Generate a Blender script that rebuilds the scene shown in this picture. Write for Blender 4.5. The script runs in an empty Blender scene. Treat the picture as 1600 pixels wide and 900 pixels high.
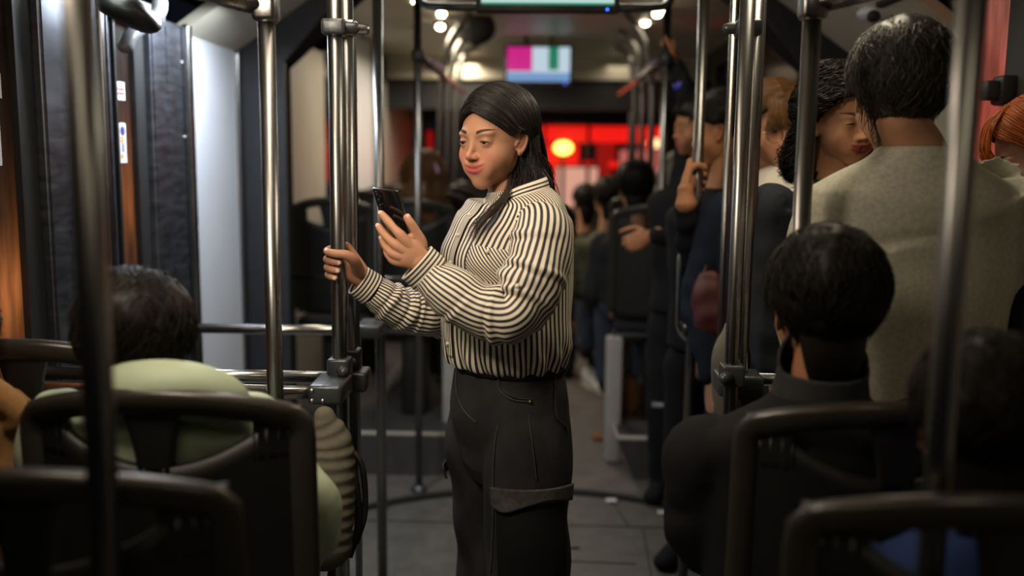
import bpy, bmesh, math, random
import numpy as np
from mathutils import Vector, Matrix

random.seed(7)
RNG = np.random.RandomState(7)
scene = bpy.context.scene
COL = scene.collection
PI = math.pi

# ------------------------------------------------------------------ camera
FPX = 1500.0
CAM = Vector((0.0, 0.0, 1.46))
_pitch, _yaw, _roll = math.radians(8.0), math.radians(1.62), math.radians(0.6)
cam_data = bpy.data.cameras.new('camera')
cam_data.sensor_fit = 'HORIZONTAL'
cam_data.sensor_width = 36.0
cam_data.lens = FPX / 1600.0 * 36.0
cam_data.clip_start = 0.05
cam_data.clip_end = 200
cam_data.dof.use_dof = True
cam_data.dof.focus_distance = 2.14
cam_data.dof.aperture_fstop = 1.35
cam = bpy.data.objects.new('camera', cam_data)
COL.objects.link(cam)
CROT = Matrix.Rotation(_yaw, 3, 'Z') @ Matrix.Rotation(PI / 2 - _pitch, 3, 'X') @ Matrix.Rotation(_roll, 3, 'Z')
cam.matrix_world = Matrix.Translation(CAM) @ CROT.to_4x4()
scene.camera = cam


def P(px, py, d):
    """world point seen at photo pixel (px, py) whose distance along the bus is d metres"""
    v = CROT @ Vector(((px - 800) / FPX, (450 - py) / FPX, -1.0))
    return CAM + v * (d / v.y)


def PA(px, py, d):
    return np.array(P(px, py, d))


# ------------------------------------------------------------------ view and world
scene.view_settings.view_transform = 'Standard'
scene.view_settings.look = 'None'
scene.view_settings.exposure = -0.14
scene.view_settings.gamma = 1.0
scene.view_settings.use_curve_mapping = False
scene.cycles.max_bounces = 6
scene.cycles.transparent_max_bounces = 6
scene.cycles.sample_clamp_indirect = 3.0
world = bpy.data.worlds.new('night_sky')
scene.world = world
world.use_nodes = True
world.node_tree.nodes['Background'].inputs[0].default_value = (0.010, 0.012, 0.02, 1)
world.node_tree.nodes['Background'].inputs[1].default_value = 0.35


def area(name, loc, rot, size, size_y, power, col, spread=180):
    l = bpy.data.lights.new(name, 'AREA')
    l.shape = 'RECTANGLE'
    l.size, l.size_y, l.energy, l.color = size, size_y, power, col
    l.spread = math.radians(spread)
    o = bpy.data.objects.new(name, l)
    o.location = loc
    o.rotation_euler = [math.radians(a) for a in rot]
    COL.objects.link(o)
    return o


def point(name, loc, power, col, r=0.05):
    l = bpy.data.lights.new(name, 'POINT')
    l.energy, l.color, l.shadow_soft_size = power, col, r
    o = bpy.data.objects.new(name, l)
    o.location = loc
    COL.objects.link(o)
    return o


WARM = (1.0, 0.80, 0.58)
COOL = (0.84, 0.92, 1.0)
# ceiling lamps of the bus (their fixtures are built with the ceiling)
area('lamp_light_front', (-0.42, 1.78, 2.135), (0, -6, 0), 0.22, 0.75, 5.0, (1.0, 0.82, 0.62), 150)
key = area('lamp_light_key', (-0.66, 1.12, 2.10), (0, 0, 0), 0.30, 0.60, 14.5, (1.0, 0.83, 0.64), 130)
key.rotation_euler = (Vector((-0.66, 1.12, 2.10)) - Vector((-0.1, 2.12, 1.42))).to_track_quat('Z', 'Y').to_euler()
area('lamp_light_door_left', (-.93, 3.0, 1.92), (0, 12, 0), 0.07, .7, 17.0, COOL, 170)
area('lamp_light_door_right', (0.55, 2.35, 2.135), (0, 10, 0), 0.2, 0.7, 7.5, (1.0, 0.86, 0.62), 150)
area('lamp_light_rear_left', (-0.60, 6.4, 2.135), (0, 0, 0), 0.2, 2.6, 38, (1.0, 0.84, 0.62), 170)
area('lamp_light_rear_right', (0.60, 6.4, 2.135), (0, 0, 0), 0.2, 2.6, 4.5, (1.0, 0.84, 0.62), 170)
area('lamp_light_joint', (0.0, 3.55, 2.14), (0, 0, 0), 0.9, 0.14, 5.5, (1.0, 0.93, 0.80), 175)
area('lamp_light_near_left', (-0.42, 0.15, 2.14), (0, 0, 0), 0.2, 0.8, 2.0, (1.0, 0.84, 0.60), 165)
area('lamp_light_near_right', (0.55, 0.15, 2.14), (0, 0, 0), 0.2, 0.8, 2.2, (1.0, 0.84, 0.60), 165)
# night lights outside the bus
point('street_light_orange', (-1.33, 2.17, 1.12), 1.1, (1.0, 0.47, 0.2), 0.08)
point('street_light_orange_high', (-1.42, 2.86, 1.35), 1.6, (1.0, 0.42, 0.12), 0.08)
point('street_light_pink', (1.65, 2.7, 1.55), 7, (1.0, 0.16, 0.10), 0.15)
point('street_light_pale', (1.6, 2.6, 2.0), 4, (1.0, 0.75, 0.62), 0.12)
point('street_light_red_rear', (0.3, 9.9, 1.5), 4, (1.0, 0.05, 0.03), 0.3)
point('street_light_red_side', (1.5, 5.6, 1.9), 3, (1.0, 0.05, 0.04), 0.2)

# ------------------------------------------------------------------ materials
MATS = {}


def new_mat(name):
    m = bpy.data.materials.new(name)
    m.use_nodes = True
    MATS[name] = m
    return m, m.node_tree, m.node_tree.nodes['Principled BSDF']


def N(nt, typ, **kw):
    n = nt.nodes.new(typ)
    for k, v in kw.items():
        if k in n.inputs:
            n.inputs[k].default_value = v
        else:
            setattr(n, k, v)
    return n


def mat(name, col, rough=0.5, metal=0.0, var=0.0, scale=20.0, bump=0.0, bscale=None, coat=0.0, sheen=0.0, stretch=(1, 1, 1), rvar=0.0):
    m, nt, b = new_mat(name)
    b.inputs['Base Color'].default_value = (*col, 1)
    b.inputs['Roughness'].default_value = rough
    b.inputs['Metallic'].default_value = metal
    b.inputs['Coat Weight'].default_value = coat
    if rough >= 0.8:
        b.inputs['Specular IOR Level'].default_value = 0.15
    b.inputs['Sheen Weight'].default_value = sheen
    if sheen:
        b.inputs['Sheen Roughness'].default_value = 0.5
    if var or bump or rvar:
        tc = N(nt, 'ShaderNodeTexCoord')
        mp = N(nt, 'ShaderNodeMapping')
        mp.inputs['Scale'].default_value = stretch
        nt.links.new(tc.outputs['Object'], mp.inputs['Vector'])
        nz = N(nt, 'ShaderNodeTexNoise', Scale=scale, Detail=5.0, Roughness=0.6)
        nt.links.new(mp.outputs[0], nz.inputs['Vector'])
        if var:
            r = N(nt, 'ShaderNodeMapRange')
            r.inputs['From Min'].default_value = 0.3
            r.inputs['From Max'].default_value = 0.7
            r.inputs['To Min'].default_value = 1 - var
            r.inputs['To Max'].default_value = 1 + var
            nt.links.new(nz.outputs['Fac'], r.inputs['Value'])
            mx = N(nt, 'ShaderNodeMix', data_type='RGBA', blend_type='MULTIPLY')
            mx.inputs[0].default_value = 1.0
            mx.inputs[6].default_value = (*col, 1)
            nt.links.new(r.outputs[0], mx.inputs[7])
            nt.links.new(mx.outputs[2], b.inputs['Base Color'])
        if rvar:
            r2 = N(nt, 'ShaderNodeMapRange')
            r2.inputs['From Min'].default_value = 0.3
            r2.inputs['From Max'].default_value = 0.7
            r2.inputs['To Min'].default_value = max(0.03, rough - rvar)
            r2.inputs['To Max'].default_value = min(1, rough + rvar)
            nt.links.new(nz.outputs['Fac'], r2.inputs['Value'])
            nt.links.new(r2.outputs[0], b.inputs['Roughness'])
        if bump:
            nb = N(nt, 'ShaderNodeTexNoise', Scale=bscale or scale * 4, Detail=4.0)
            nt.links.new(mp.outputs[0], nb.inputs['Vector'])
            bp = N(nt, 'ShaderNodeBump', Strength=bump, Distance=0.003)
            nt.links.new(nb.outputs['Fac'], bp.inputs['Height'])
            nt.links.new(bp.outputs[0], b.inputs['Normal'])
    return m


def emis(name, col, strength):
    m, nt, b = new_mat(name)
    b.inputs['Base Color'].default_value = (0.02, 0.02, 0.02, 1)
    b.inputs['Emission Color'].default_value = (*col, 1)
    b.inputs['Emission Strength'].default_value = strength
    return m


def frosted(name, col, rough=0.5, trans=0.75):
    """dirty misted pane that lets the outside light through"""
    m, nt, b = new_mat(name)
    out = nt.nodes['Material Output']
    tc = N(nt, 'ShaderNodeTexCoord')
    nz = N(nt, 'ShaderNodeTexNoise', Scale=9.0, Detail=6.0)
    mp = N(nt, 'ShaderNodeMapping')
    mp.inputs['Scale'].default_value = (1, 3, 0.5)
    nt.links.new(tc.outputs['Object'], mp.inputs['Vector'])
    nt.links.new(mp.outputs[0], nz.inputs['Vector'])
    rp = N(nt, 'ShaderNodeValToRGB')
    rp.color_ramp.elements[0].position = 0.3
    rp.color_ramp.elements[0].color = (col[0] * .45, col[1] * .45, col[2] * .45, 1)
    rp.color_ramp.elements[1].position = 0.75
    rp.color_ramp.elements[1].color = (*col, 1)
    nt.links.new(nz.outputs['Fac'], rp.inputs[0])
    tr = N(nt, 'ShaderNodeBsdfTranslucent')
    nt.links.new(rp.outputs[0], tr.inputs['Color'])
    b.inputs['Base Color'].default_value = (0.03, 0.03, 0.03, 1)
    b.inputs['Roughness'].default_value = rough
    mx = N(nt, 'ShaderNodeMixShader')
    mx.inputs[0].default_value = trans
    nt.links.new(b.outputs[0], mx.inputs[1])
    nt.links.new(tr.outputs[0], mx.inputs[2])
    nt.links.new(mx.outputs[0], out.inputs['Surface'])
    return m


mat('steel', (0.24, 0.235, 0.23), 0.29, 1.0, scale=6, rvar=0.06, stretch=(8, 8, 0.6))
mat('steel_lit', (0.58, 0.58, 0.55), 0.20, 1.0, scale=6, rvar=0.05)  # brighter copy of steel: the lamp glint on the rails is put into its colour
mat('brushed_steel', (0.15, 0.16, 0.19), 0.42, 1.0, var=0.16, scale=5, rvar=0.06, stretch=(2, 2, 9), bump=0.02, bscale=60)
mat('cast_metal', (0.055, 0.06, 0.065), 0.34, 0.4, var=0.2, scale=60, bump=0.2, bscale=120)
mat('black_plastic', (0.016, 0.016, 0.017), 0.42, 0.0, var=0.2, scale=30, bump=0.1, bscale=300)
mat('seat_plastic', (0.010, 0.010, 0.010), 0.42, 0.0, var=0.12, scale=20, bump=0.12, bscale=250)
mat('seat_rim_plastic', (0.030, 0.027, 0.022), 0.30, 0.0, var=0.12, scale=20, bump=0.1, bscale=250)
mat('seat_fabric', (0.020, 0.020, 0.024), 0.9, var=0.3, scale=80)
mat('rubber', (0.010, 0.010, 0.011), 0.6)
mat('rubber_sheen', (0.011, 0.013, 0.018), 0.55, var=0.3, scale=25)
mat('white_panel', (0.66, 0.69, 0.76), 0.40, var=0.04, scale=4)
mat('cream_panel', (0.58, 0.54, 0.44), 0.45, var=0.07, scale=4)
mat('grey_panel', (0.42, 0.40, 0.35), 0.5, var=0.10, scale=4)
mat('dark_panel', (0.014, 0.015, 0.020), 0.45, var=0.2, scale=5)
mat('floor_vinyl', (0.115, 0.103, 0.098), 0.62, var=0.28, scale=8, bump=0.25, bscale=160)
mat('plate_metal', (0.090, 0.085, 0.078), 0.58, 0.0, var=0.22, scale=12, bump=0.3, bscale=120)
mat('podium_vinyl', (0.045, 0.042, 0.044), 0.6, var=0.25, scale=10, bump=0.2, bscale=150)
mat('pedestal_paint', (0.36, 0.35, 0.33), 0.45, var=0.12, scale=12)
mat('lamp_body', (0.16, 0.165, 0.18), 0.4)
mat('screw', (0.5, 0.5, 0.5), 0.3, 1.0)
mat('sticker_white', (0.72, 0.72, 0.74), 0.4)
mat('sticker_orange', (0.85, 0.30, 0.04), 0.4)
mat('sticker_blue', (0.05, 0.05, 0.25), 0.4)
mat('sticker_red', (0.65, 0.12, 0.14), 0.4)
frosted('pane_orange', (1.0, 0.80, 0.62), 0.4, 0.7)
frosted('pane_misty', (0.95, 0.78, 0.74), 0.5, 0.8)
emis('lamp_white', (0.92, 1.0, 0.95), 9.0)
emis('lamp_warm', (1.0, 0.86, 0.58), 26.0)
emis('red_glow', (1.0, 0.012, 0.008), 1.0)
emis('red_deep', (1.0, 0.02, 0.015), 0.30)
emis('pale_glow', (1.0, 0.50, 0.36), 0.75)
emis('yellow_lamp', (1.0, 0.62, 0.10), 5.0)
emis('amber_lamp', (1.0, 0.62, 0.30), 2.6)
emis('pink_glow', (0.9, 0.22, 0.18), 0.6)
emis('blue_led', (0.03, 0.12, 1.0), 5.0)
emis('screen_magenta', (0.75, 0.02, 0.30), 0.85)
emis('screen_white', (0.55, 0.68, 0.78), 1.0)
emis('screen_blue', (0.22, 0.42, 0.75), 0.8)
emis('screen_green', (0.02, 0.30, 0.16), 0.7)
emis('screen_pale', (0.55, 0.85, 0.80), 0.9)
m, nt, b = new_mat('dark_glass')
b.inputs['Base Color'].default_value = (0.02, 0.02, 0.025, 1)
b.inputs['Roughness'].default_value = 0.12
b.inputs['Transmission Weight'].default_value = 0.6
b.inputs['IOR'].default_value = 1.3


# ------------------------------------------------------------------ mesh helpers
class MB:
    def __init__(s):
        s.v, s.f, s.uv, s.m = [], [], [], []

    def add(s, verts, faces, uvs=None, mi=0):
        o = len(s.v)
        s.v.extend([tuple(map(float, x)) for x in verts])
        for k, f in enumerate(faces):
            s.f.append([i + o for i in f])
            s.uv.append(uvs[k] if uvs is not None else [(0, 0)] * len(f))
            s.m.append(mi)
        return s

    def merge(s, other, mi=0):
        return s.add(other.v, other.f, other.uv, mi)


def mesh_from(mb, name, smooth=True, off=(0, 0, 0), mats=()):
    me = bpy.data.meshes.new(name)
    V = np.array(mb.v, dtype=float) - np.array(off)
    me.from_pydata([tuple(x) for x in V], [], mb.f)
    if any(p != (0, 0) for u in mb.uv for p in u):
        ul = me.uv_layers.new(name='UVMap')
        flat = [c for u in mb.uv for p in u for c in p]
        ul.data.foreach_set('uv', flat)
    for m_ in mats:
        me.materials.append(MATS[m_] if isinstance(m_, str) else m_)
    if len(set(mb.m)) > 1 or (mb.m and mb.m[0]):
        me.polygons.foreach_set('material_index', mb.m)
    if smooth is True:
        me.polygons.foreach_set('use_smooth', [True] * len(me.polygons))
    me.update()
    return me


def origin(o):
    x, y, z = 0, 0, 0
    while o is not None:
        x += o.location.x
        y += o.location.y
        z += o.location.z
        o = o.parent
    return (x, y, z)


def mk(name, mb, mats, parent=None, smooth=True, angle=None, mesh=None):
    """one mesh object; vertices are given in world space"""
    off = origin(parent)
    if isinstance(mats, str):
        mats = (mats,)
    me = mesh if mesh is not None else mesh_from(mb, name, smooth, off, mats)
    o = bpy.data.objects.new(name, me)
    COL.objects.link(o)
    o.parent = parent
    if angle is not None:
        me.polygons.foreach_set('use_smooth', [True] * len(me.polygons))
        try:
            me.set_sharp_from_angle(angle=math.radians(angle))
        except Exception:
            pass
    return o


def tag(o, label=None, cat=None, group=None, kind=None):
    if label:
        o['label'] = label
    if cat:
        o['category'] = cat
    if group:
        o['group'] = group
    if kind:
        o['kind'] = kind
    return o


def thing(name, label, cat, loc, group=None):
    o = bpy.data.objects.new(name, None)
    o.empty_display_size = 0.1
    o.location = loc
    COL.objects.link(o)
    return tag(o, label, cat, group)


def struct(name, mb, mats, parent=None, smooth=False, angle=None):
    o = mk(name, mb, mats, parent, smooth, angle)
    if parent is None:
        o['kind'] = 'structure'
    return o


def dup(root, loc, label=None, name=None):
    r = root.copy()
    COL.objects.link(r)
    r.location = loc
    if label:
        r['label'] = label
    for ch in list(root.children):
        c = ch.copy()
        COL.objects.link(c)
        c.parent = r
        for g in ch.children:
            e = g.copy()
            COL.objects.link(e)
            e.parent = c
    return r


def box(mb, x0, x1, y0, y1, z0, z1, bev=0.0, mi=0, seg=2):
    bm = bmesh.new()
    bmesh.ops.create_cube(bm, size=1)
    for v in bm.verts:
        v.co = Vector(((x0 + x1) / 2 + v.co.x * (x1 - x0), (y0 + y1) / 2 + v.co.y * (y1 - y0), (z0 + z1) / 2 + v.co.z * (z1 - z0)))
    if bev:
        bmesh.ops.bevel(bm, geom=bm.edges[:], offset=bev, segments=seg, affect='EDGES', profile=0.5)
    bm.verts.index_update()
    mb.add([v.co for v in bm.verts], [[v.index for v in f.verts] for f in bm.faces], None, mi)
    bm.free()
    return mb


def obox(mb, c, ax, ay, az, hx, hy, hz, bev=0.0, mi=0):
    """oriented box: centre c, unit axes, half sizes"""
    t = MB()
    box(t, -hx, hx, -hy, hy, -hz, hz, bev)
    V = np.array(t.v)
    W = np.array(c) + V[:, :1] * np.array(ax) + V[:, 1:2] * np.array(ay) + V[:, 2:] * np.array(az)
    mb.add(W, t.f, None, mi)
    return mb


def nrm(v):
    v = np.array(v, float)
    return v / (np.linalg.norm(v) + 1e-12)


def catmull(pts, n):
    """n samples of a Catmull-Rom spline through rows of pts"""
    p = np.array(pts, float)
    if len(p) == 2:
        t = np.linspace(0, 1, n)[:, None]
        return p[0] * (1 - t) + p[1] * t
    q = np.vstack([2 * p[0] - p[1], p, 2 * p[-1] - p[-2]])
    # chord-length spacing
    seg = np.linalg.norm(np.diff(p[:, :3], axis=0), axis=1) + 1e-9
    cum = np.concatenate([[0], np.cumsum(seg)])
    s = np.linspace(0, cum[-1], n)
    out = []
    for x in s:
        i = min(int(np.searchsorted(cum, x, side='right') - 1), len(seg) - 1)
        t = (x - cum[i]) / seg[i]
        a, b_, c, d = q[i], q[i + 1], q[i + 2], q[i + 3]
        out.append(0.5 * ((2 * b_) + (-a + c) * t + (2 * a - 5 * b_ + 4 * c - d) * t * t + (-a + 3 * b_ - 3 * c + d) * t ** 3))
    return np.array(out)


def frames(C, up=(0, 0, 1)):
    T = np.gradient(C, axis=0)
    T /= np.linalg.norm(T, axis=1)[:, None] + 1e-12
    u = np.array(up, float)
    n0 = u - T[0] * np.dot(u, T[0])
    if np.linalg.norm(n0) < 1e-3:
        u = np.array((1.0, 0.1, 0))
        n0 = u - T[0] * np.dot(u, T[0])
    n0 = nrm(n0)
    Ns = [n0]
    for i in range(1, len(C)):
        n_ = Ns[-1] - T[i] * np.dot(Ns[-1], T[i])
        Ns.append(nrm(n_))
    Ns = np.array(Ns)
    Bs = np.cross(T, Ns)
    return T, Ns, Bs


class Limb:
    """a lofted limb: ctrl rows x y z ra rb ; ra is along the 'up' side, rb across"""

    def __init__(s, ctrl, n=30, m=20, up=(0, 0, 1), disp=None, square=2.0):
        A = catmull(ctrl, n)
        s.C, s.ra, s.rb = A[:, :3], np.maximum(A[:, 3], 1e-4), np.maximum(A[:, 4], 1e-4)
        s.T, s.N, s.B = frames(s.C, up)
        s.n, s.m, s.disp, s.sq = n, m, disp, square
        L = np.concatenate([[0], np.cumsum(np.linalg.norm(np.diff(s.C, axis=0), axis=1))])
        s.L = L

    def rings(s, off=0.0):
        a = np.linspace(0, 2 * PI, s.m, endpoint=False)
        ca, sa = np.cos(a), np.sin(a)
        if s.sq != 2.0:
            e = 2.0 / s.sq
            ca, sa = np.sign(ca) * np.abs(ca) ** e, np.sign(sa) * np.abs(sa) ** e
        R = []
        for i in range(s.n):
            t = i / (s.n - 1)
            d = s.disp(t, a) if s.disp else 0.0
            R.append(s.C[i] + ((s.ra[i] + d + off) * ca)[:, None] * s.N[i] + ((s.rb[i] + d + off) * sa)[:, None] * s.B[i])
        return np.array(R)

    def at(s, t, ang, off=0.0):
        f = t * (s.n - 1)
        i = int(min(max(math.floor(f), 0), s.n - 2))
        w = f - i
        C = s.C[i] * (1 - w) + s.C[i + 1] * w
        Nn, Bb = nrm(s.N[i] * (1 - w) + s.N[i + 1] * w), nrm(s.B[i] * (1 - w) + s.B[i + 1] * w)
        ra, rb = s.ra[i] * (1 - w) + s.ra[i + 1] * w, s.rb[i] * (1 - w) + s.rb[i + 1] * w
        d = float(s.disp(t, np.array([ang]))[0]) if s.disp else 0.0
        ca, sa = math.cos(ang), math.sin(ang)
        if s.sq != 2.0:
            e = 2.0 / s.sq
            ca, sa = math.copysign(abs(ca) ** e, ca), math.copysign(abs(sa) ** e, sa)
        return C + Nn * (ra + d + off) * ca + Bb * (rb + d + off) * sa

    def mesh(s, mb, cap0=True, cap1=True, mi=0, us=1.0, vs=1.0, flat=False):
        R = list(s.rings())
        Ls = list(s.L)
        if not flat:
            if cap0:
                R, Ls = s._cap(R, Ls, True)
            if cap1:
                R, Ls = s._cap(R, Ls, False)
        n, m_ = len(R), s.m
        V = np.array(R).reshape(-1, 3)
        F, U = [], []
        for i in range(n - 1):
            for j in range(m_):
                k = (j + 1) % m_
                F.append([i * m_ + j, i * m_ + k, (i + 1) * m_ + k, (i + 1) * m_ + j])
                u0, u1 = j / m_ * us, (j + 1) / m_ * us
                U.append([(u0, Ls[i] * vs), (u1, Ls[i] * vs), (u1, Ls[i + 1] * vs), (u0, Ls[i + 1] * vs)])
        if cap0:
            F.append(list(range(m_))[::-1])
            U.append([(0.01, 0)] * (m_ - 1) + [(0.0, 0)])
        if cap1:
            F.append([(n - 1) * m_ + j for j in range(m_)])
            U.append([(0.01, 0)] * (m_ - 1) + [(0.0, 0)])
        mb.add(V, F, U, mi)
        return mb

    def _cap(s, R, Ls, first):
        i = 0 if first else -1
        r = 0.5 * (s.ra[i] + s.rb[i])
        C, T = s.C[i], s.T[i] * (-1 if first else 1)
        new = []
        for k in (1, 2, 3, 4):
            a = k / 4.6 * PI / 2
            new.append(C + T * r * math.sin(a) + (R[i] - C) * math.cos(a))
        if first:
            return new[::-1] + R, [Ls[0]] * 4 + Ls
        return R + new, Ls + [Ls[-1]] * 4


def limb(mb, ctrl, n=24, m=16, up=(0, 0, 1), cap0=True, cap1=True, mi=0, disp=None, flat=False, square=2.0):
    c = [list(r) + ([r[3]] if len(r) == 4 else []) for r in ctrl]
    Limb(c, n, m, up, disp, square).mesh(mb, cap0, cap1, mi, flat=flat)
    return mb


def cc(p, *r):
    return [p[0], p[1], p[2], *r]


def tube(mb, pts, r, n=None, m=14, mi=0, smooth_path=True):
    pts = [tuple(p) for p in pts]
    n = n or (2 if len(pts) == 2 else 10 * len(pts))
    limb(mb, [(*p, r, r) for p in pts], n, m, (0, 0.13, 1) if abs(pts[0][2] - pts[-1][2]) < 0.3 else (0, 1, 0), mi=mi, flat=True)
    return mb


def bent(pts, rad=0.05, k=5):
    """polyline with rounded corners"""
    p = [np.array(q, float) for q in pts]
    out = [p[0]]
    for i in range(1, len(p) - 1):
        a, c = nrm(p[i - 1] - p[i]), nrm(p[i + 1] - p[i])
        r = min(rad, 0.45 * np.linalg.norm(p[i - 1] - p[i]), 0.45 * np.linalg.norm(p[i + 1] - p[i]))
        s0, s1 = p[i] + a * r, p[i] + c * r
        for t in np.linspace(0, 1, k + 1):
            out.append((1 - t) ** 2 * s0 + 2 * t * (1 - t) * p[i] + t * t * s1)
    out.append(p[-1])
    return out


def sweep(mb, pts, ra, rb=None, m=12, up=(0, 0, 1), mi=0, square=2.0, caps=True):
    """sweep along an exact polyline (no smoothing)"""
    rb = rb or ra
    P_ = np.array(pts, float)
    L = Limb.__new__(Limb)
    L.C = P_
    L.ra = np.full(len(P_), ra) if np.isscalar(ra) else np.array(ra)
    L.rb = np.full(len(P_), rb) if np.isscalar(rb) else np.array(rb)
    L.T, L.N, L.B = frames(P_, up)
    L.n, L.m, L.disp, L.sq = len(P_), m, None, square
    L.L = np.concatenate([[0], np.cumsum(np.linalg.norm(np.diff(P_, axis=0), axis=1))])
    L.mesh(mb, caps, caps, mi, flat=True)
    return mb


def ellipsoid(mb, c, r, n=16, m=20, mi=0, rot=None):
    V, F = [], []
    for i in range(n + 1):
        th = PI * i / n
        for j in range(m):
            ph = 2 * PI * j / m
            V.append((math.sin(th) * math.cos(ph) * r[0], math.sin(th) * math.sin(ph) * r[1], math.cos(th) * r[2]))
    for i in range(n):
        for j in range(m):
            k = (j + 1) % m
            F.append([i * m + j, (i + 1) * m + j, (i + 1) * m + k, i * m + k])
    V = np.array(V)
    if rot is not None:
        V = V @ np.array(rot).T
    mb.add(V + np.array(c), F, None, mi)
    return mb


def remesh(mb, voxel, smooth=2, name='tmp'):
    me = mesh_from(mb, name)
    o = bpy.data.objects.new(name, me)
    COL.objects.link(o)
    r = o.modifiers.new('r', 'REMESH')
    r.mode = 'VOXEL'
    r.voxel_size = voxel
    r.use_smooth_shade = True
    if smooth:
        s = o.modifiers.new('s', 'SMOOTH')
        s.iterations = smooth
        s.factor = 0.5
    dg = bpy.context.evaluated_depsgraph_get()
    res = bpy.data.meshes.new_from_object(o.evaluated_get(dg))
    bpy.data.objects.remove(o)
    bpy.data.meshes.remove(me)
    n = len(res.vertices)
    V = np.empty(n * 3)
    res.vertices.foreach_get('co', V)
    F = [list(p.vertices) for p in res.polygons]
    bpy.data.meshes.remove(res)
    out = MB()
    out.v = [tuple(x) for x in V.reshape(-1, 3)]
    out.f = F
    out.uv = [[(0, 0)] * len(f) for f in F]
    out.m = [0] * len(F)
    return out

# ================================================================== the bus itself
W = 1.22            # half width inside
Y0, YJ, YK, Y1 = -0.7, 3.85, 4.34, 9.3


def patch(mb, fn, nu, nv, thick, mi=0):
    """slab whose rear face is fn(s, t) and whose front face lies 'thick' further along y"""
    A = np.array([[fn(i / nu, j / nv) for j in range(nv + 1)] for i in range(nu + 1)], float)
    Bk = A + np.array([0, thick, 0])
    a = A.reshape(-1, 3)
    b_ = Bk.reshape(-1, 3)
    n = len(a)
    idx = lambda i, j: i * (nv + 1) + j
    F = []
    for i in range(nu):
        for j in range(nv):
            q = [idx(i, j), idx(i + 1, j), idx(i + 1, j + 1), idx(i, j + 1)]
            F.append(q)
            F.append([k + n for k in q[::-1]])
    for i in range(nu):
        F.append([idx(i + 1, 0), idx(i, 0), idx(i, 0) + n, idx(i + 1, 0) + n])
        F.append([idx(i, nv), idx(i + 1, nv), idx(i + 1, nv) + n, idx(i, nv) + n])
    for j in range(nv):
        F.append([idx(0, j), idx(0, j + 1), idx(0, j + 1) + n, idx(0, j) + n])
        F.append([idx(nu, j + 1), idx(nu, j), idx(nu, j) + n, idx(nu, j + 1) + n])
    mb.add(np.vstack([a, b_]), F, None, mi)
    return mb


def quad_prism(mb, pts, y0, y1, mi=0):
    """polygon in x z extruded along y"""
    n = len(pts)
    V = [(x, y0, z) for x, z in pts] + [(x, y1, z) for x, z in pts]
    F = [list(range(n)), [n + i for i in range(n)][::-1]] + [[(i + 1) % n, i, n + i, n + (i + 1) % n] for i in range(n)]
    mb.add(V, F, None, mi)
    return mb


# floor
b = MB()
box(b, -W - .1, W + .1, Y0, Y1, -0.08, 0.0)
struct('floor', b, 'floor_vinyl')
# round turntable of the articulated joint
b = MB()
n = 72
V = [(0, 2.62, 0.006)] + [(1.36 * math.cos(2 * PI * i / n) * .88, 2.62 + 1.36 * math.sin(2 * PI * i / n), 0.006) for i in range(n)]
V2 = [(x, y, 0.0) for x, y, z in V]
F = [[0, 1 + i, 1 + (i + 1) % n] for i in range(n)] + [[1 + i, n + 2 + i, n + 2 + (i + 1) % n, 1 + (i + 1) % n] for i in range(n)]
b.add(V + V2, F)
tt = struct('floor_turntable', b, 'plate_metal')
b = MB()
sweep(b, [(1.385 * math.cos(a) * .88, 2.62 + 1.385 * math.sin(a), 0.004) for a in np.linspace(0, 2 * PI, 97)], 0.026, 0.007, m=8)
struct('turntable_seal', b, 'rubber', tt, True)
b = MB()
for (x0, y0, x1, y1) in [(-1.1, 3.64, 1.05, 3.62), (0.37, 3.62, 0.32, 3.93), (-.16, 3.62, -.13, 3.30), (-.16, 3.30, .36, 3.28), (.42, 3.62, .40, 3.0), (-.62, 3.62, -.60, 3.9)]:
    sweep(b, [(x0, y0, 0.0062), (x1, y1, 0.0062)], 0.0035, 0.0025, m=6)
for (x, y) in [(.10, 3.86), (.13, 3.40), (.05, 3.16)]:
    sweep(b, [(x - .035, y, 0.007), (x + .035, y + .008, 0.007)], 0.006, 0.004, m=8)
struct('plate_seams', b, 'rubber', tt, True)

# walls: left
b = MB()
box(b, -W - .1, -W, Y0, 1.92, 0, 1.0)
box(b, -W - .1, -W, Y0, 1.92, 1.0, 2.2)
struct('wall_left', b, 'dark_panel')
b = MB()
box(b, -W - .1, -W - .0, Y0, 3.26, 1.99, 2.3)
box(b, -W - .1, -W, 3.26, Y1, 2.0, 2.3)
struct('trim_1', b, 'dark_panel')
# white lining panel beside the door, and right side lining
b = MB()
box(b, -W - .1, -W + .02, 3.27, YJ - .03, 0, 1.845, 0.008)
struct('wall_left_lining', b, 'white_panel')
b = MB()
box(b, -W - .02, -W + .035, 3.80, 3.85, 0, 1.84, 0.006)
struct('trim_2', b, 'steel')
b = MB()
box(b, W, W + .1, Y0, 2.40, 0, 2.0)
box(b, W, W + .1, 2.92, YJ, 0, 2.0)
box(b, W, W + .1, 2.40, 2.92, 0, 0.25)
struct('wall_right', b, 'grey_panel')


def leaf(name, ya, yb, zt, pane, x=-W, side=-1, zb=0.04):
    """a sliding door leaf: frame with a misted pane"""
    root = bpy.data.objects.new(name, None)
    root.location = (x, (ya + yb) / 2, 0)
    COL.objects.link(root)
    root['kind'] = 'structure'
    b = MB()
    box(b, x - .02, x + .02, ya, ya + .012, zb, zt)
    box(b, x - .02, x + .02, yb - .012, yb, zb, zt)
    box(b, x - .02, x + .02, ya, yb, zt - .03, zt)
    box(b, x - .02, x + .02, ya, yb, zb, zb + .08)
    struct('leaf_frame', b, 'black_plastic', root)
    b = MB()
    box(b, x - .004, x + .004, ya + .012, yb - .012, zb + .08, zt - .03)
    struct('pane', b, pane, root)
    return root


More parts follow.
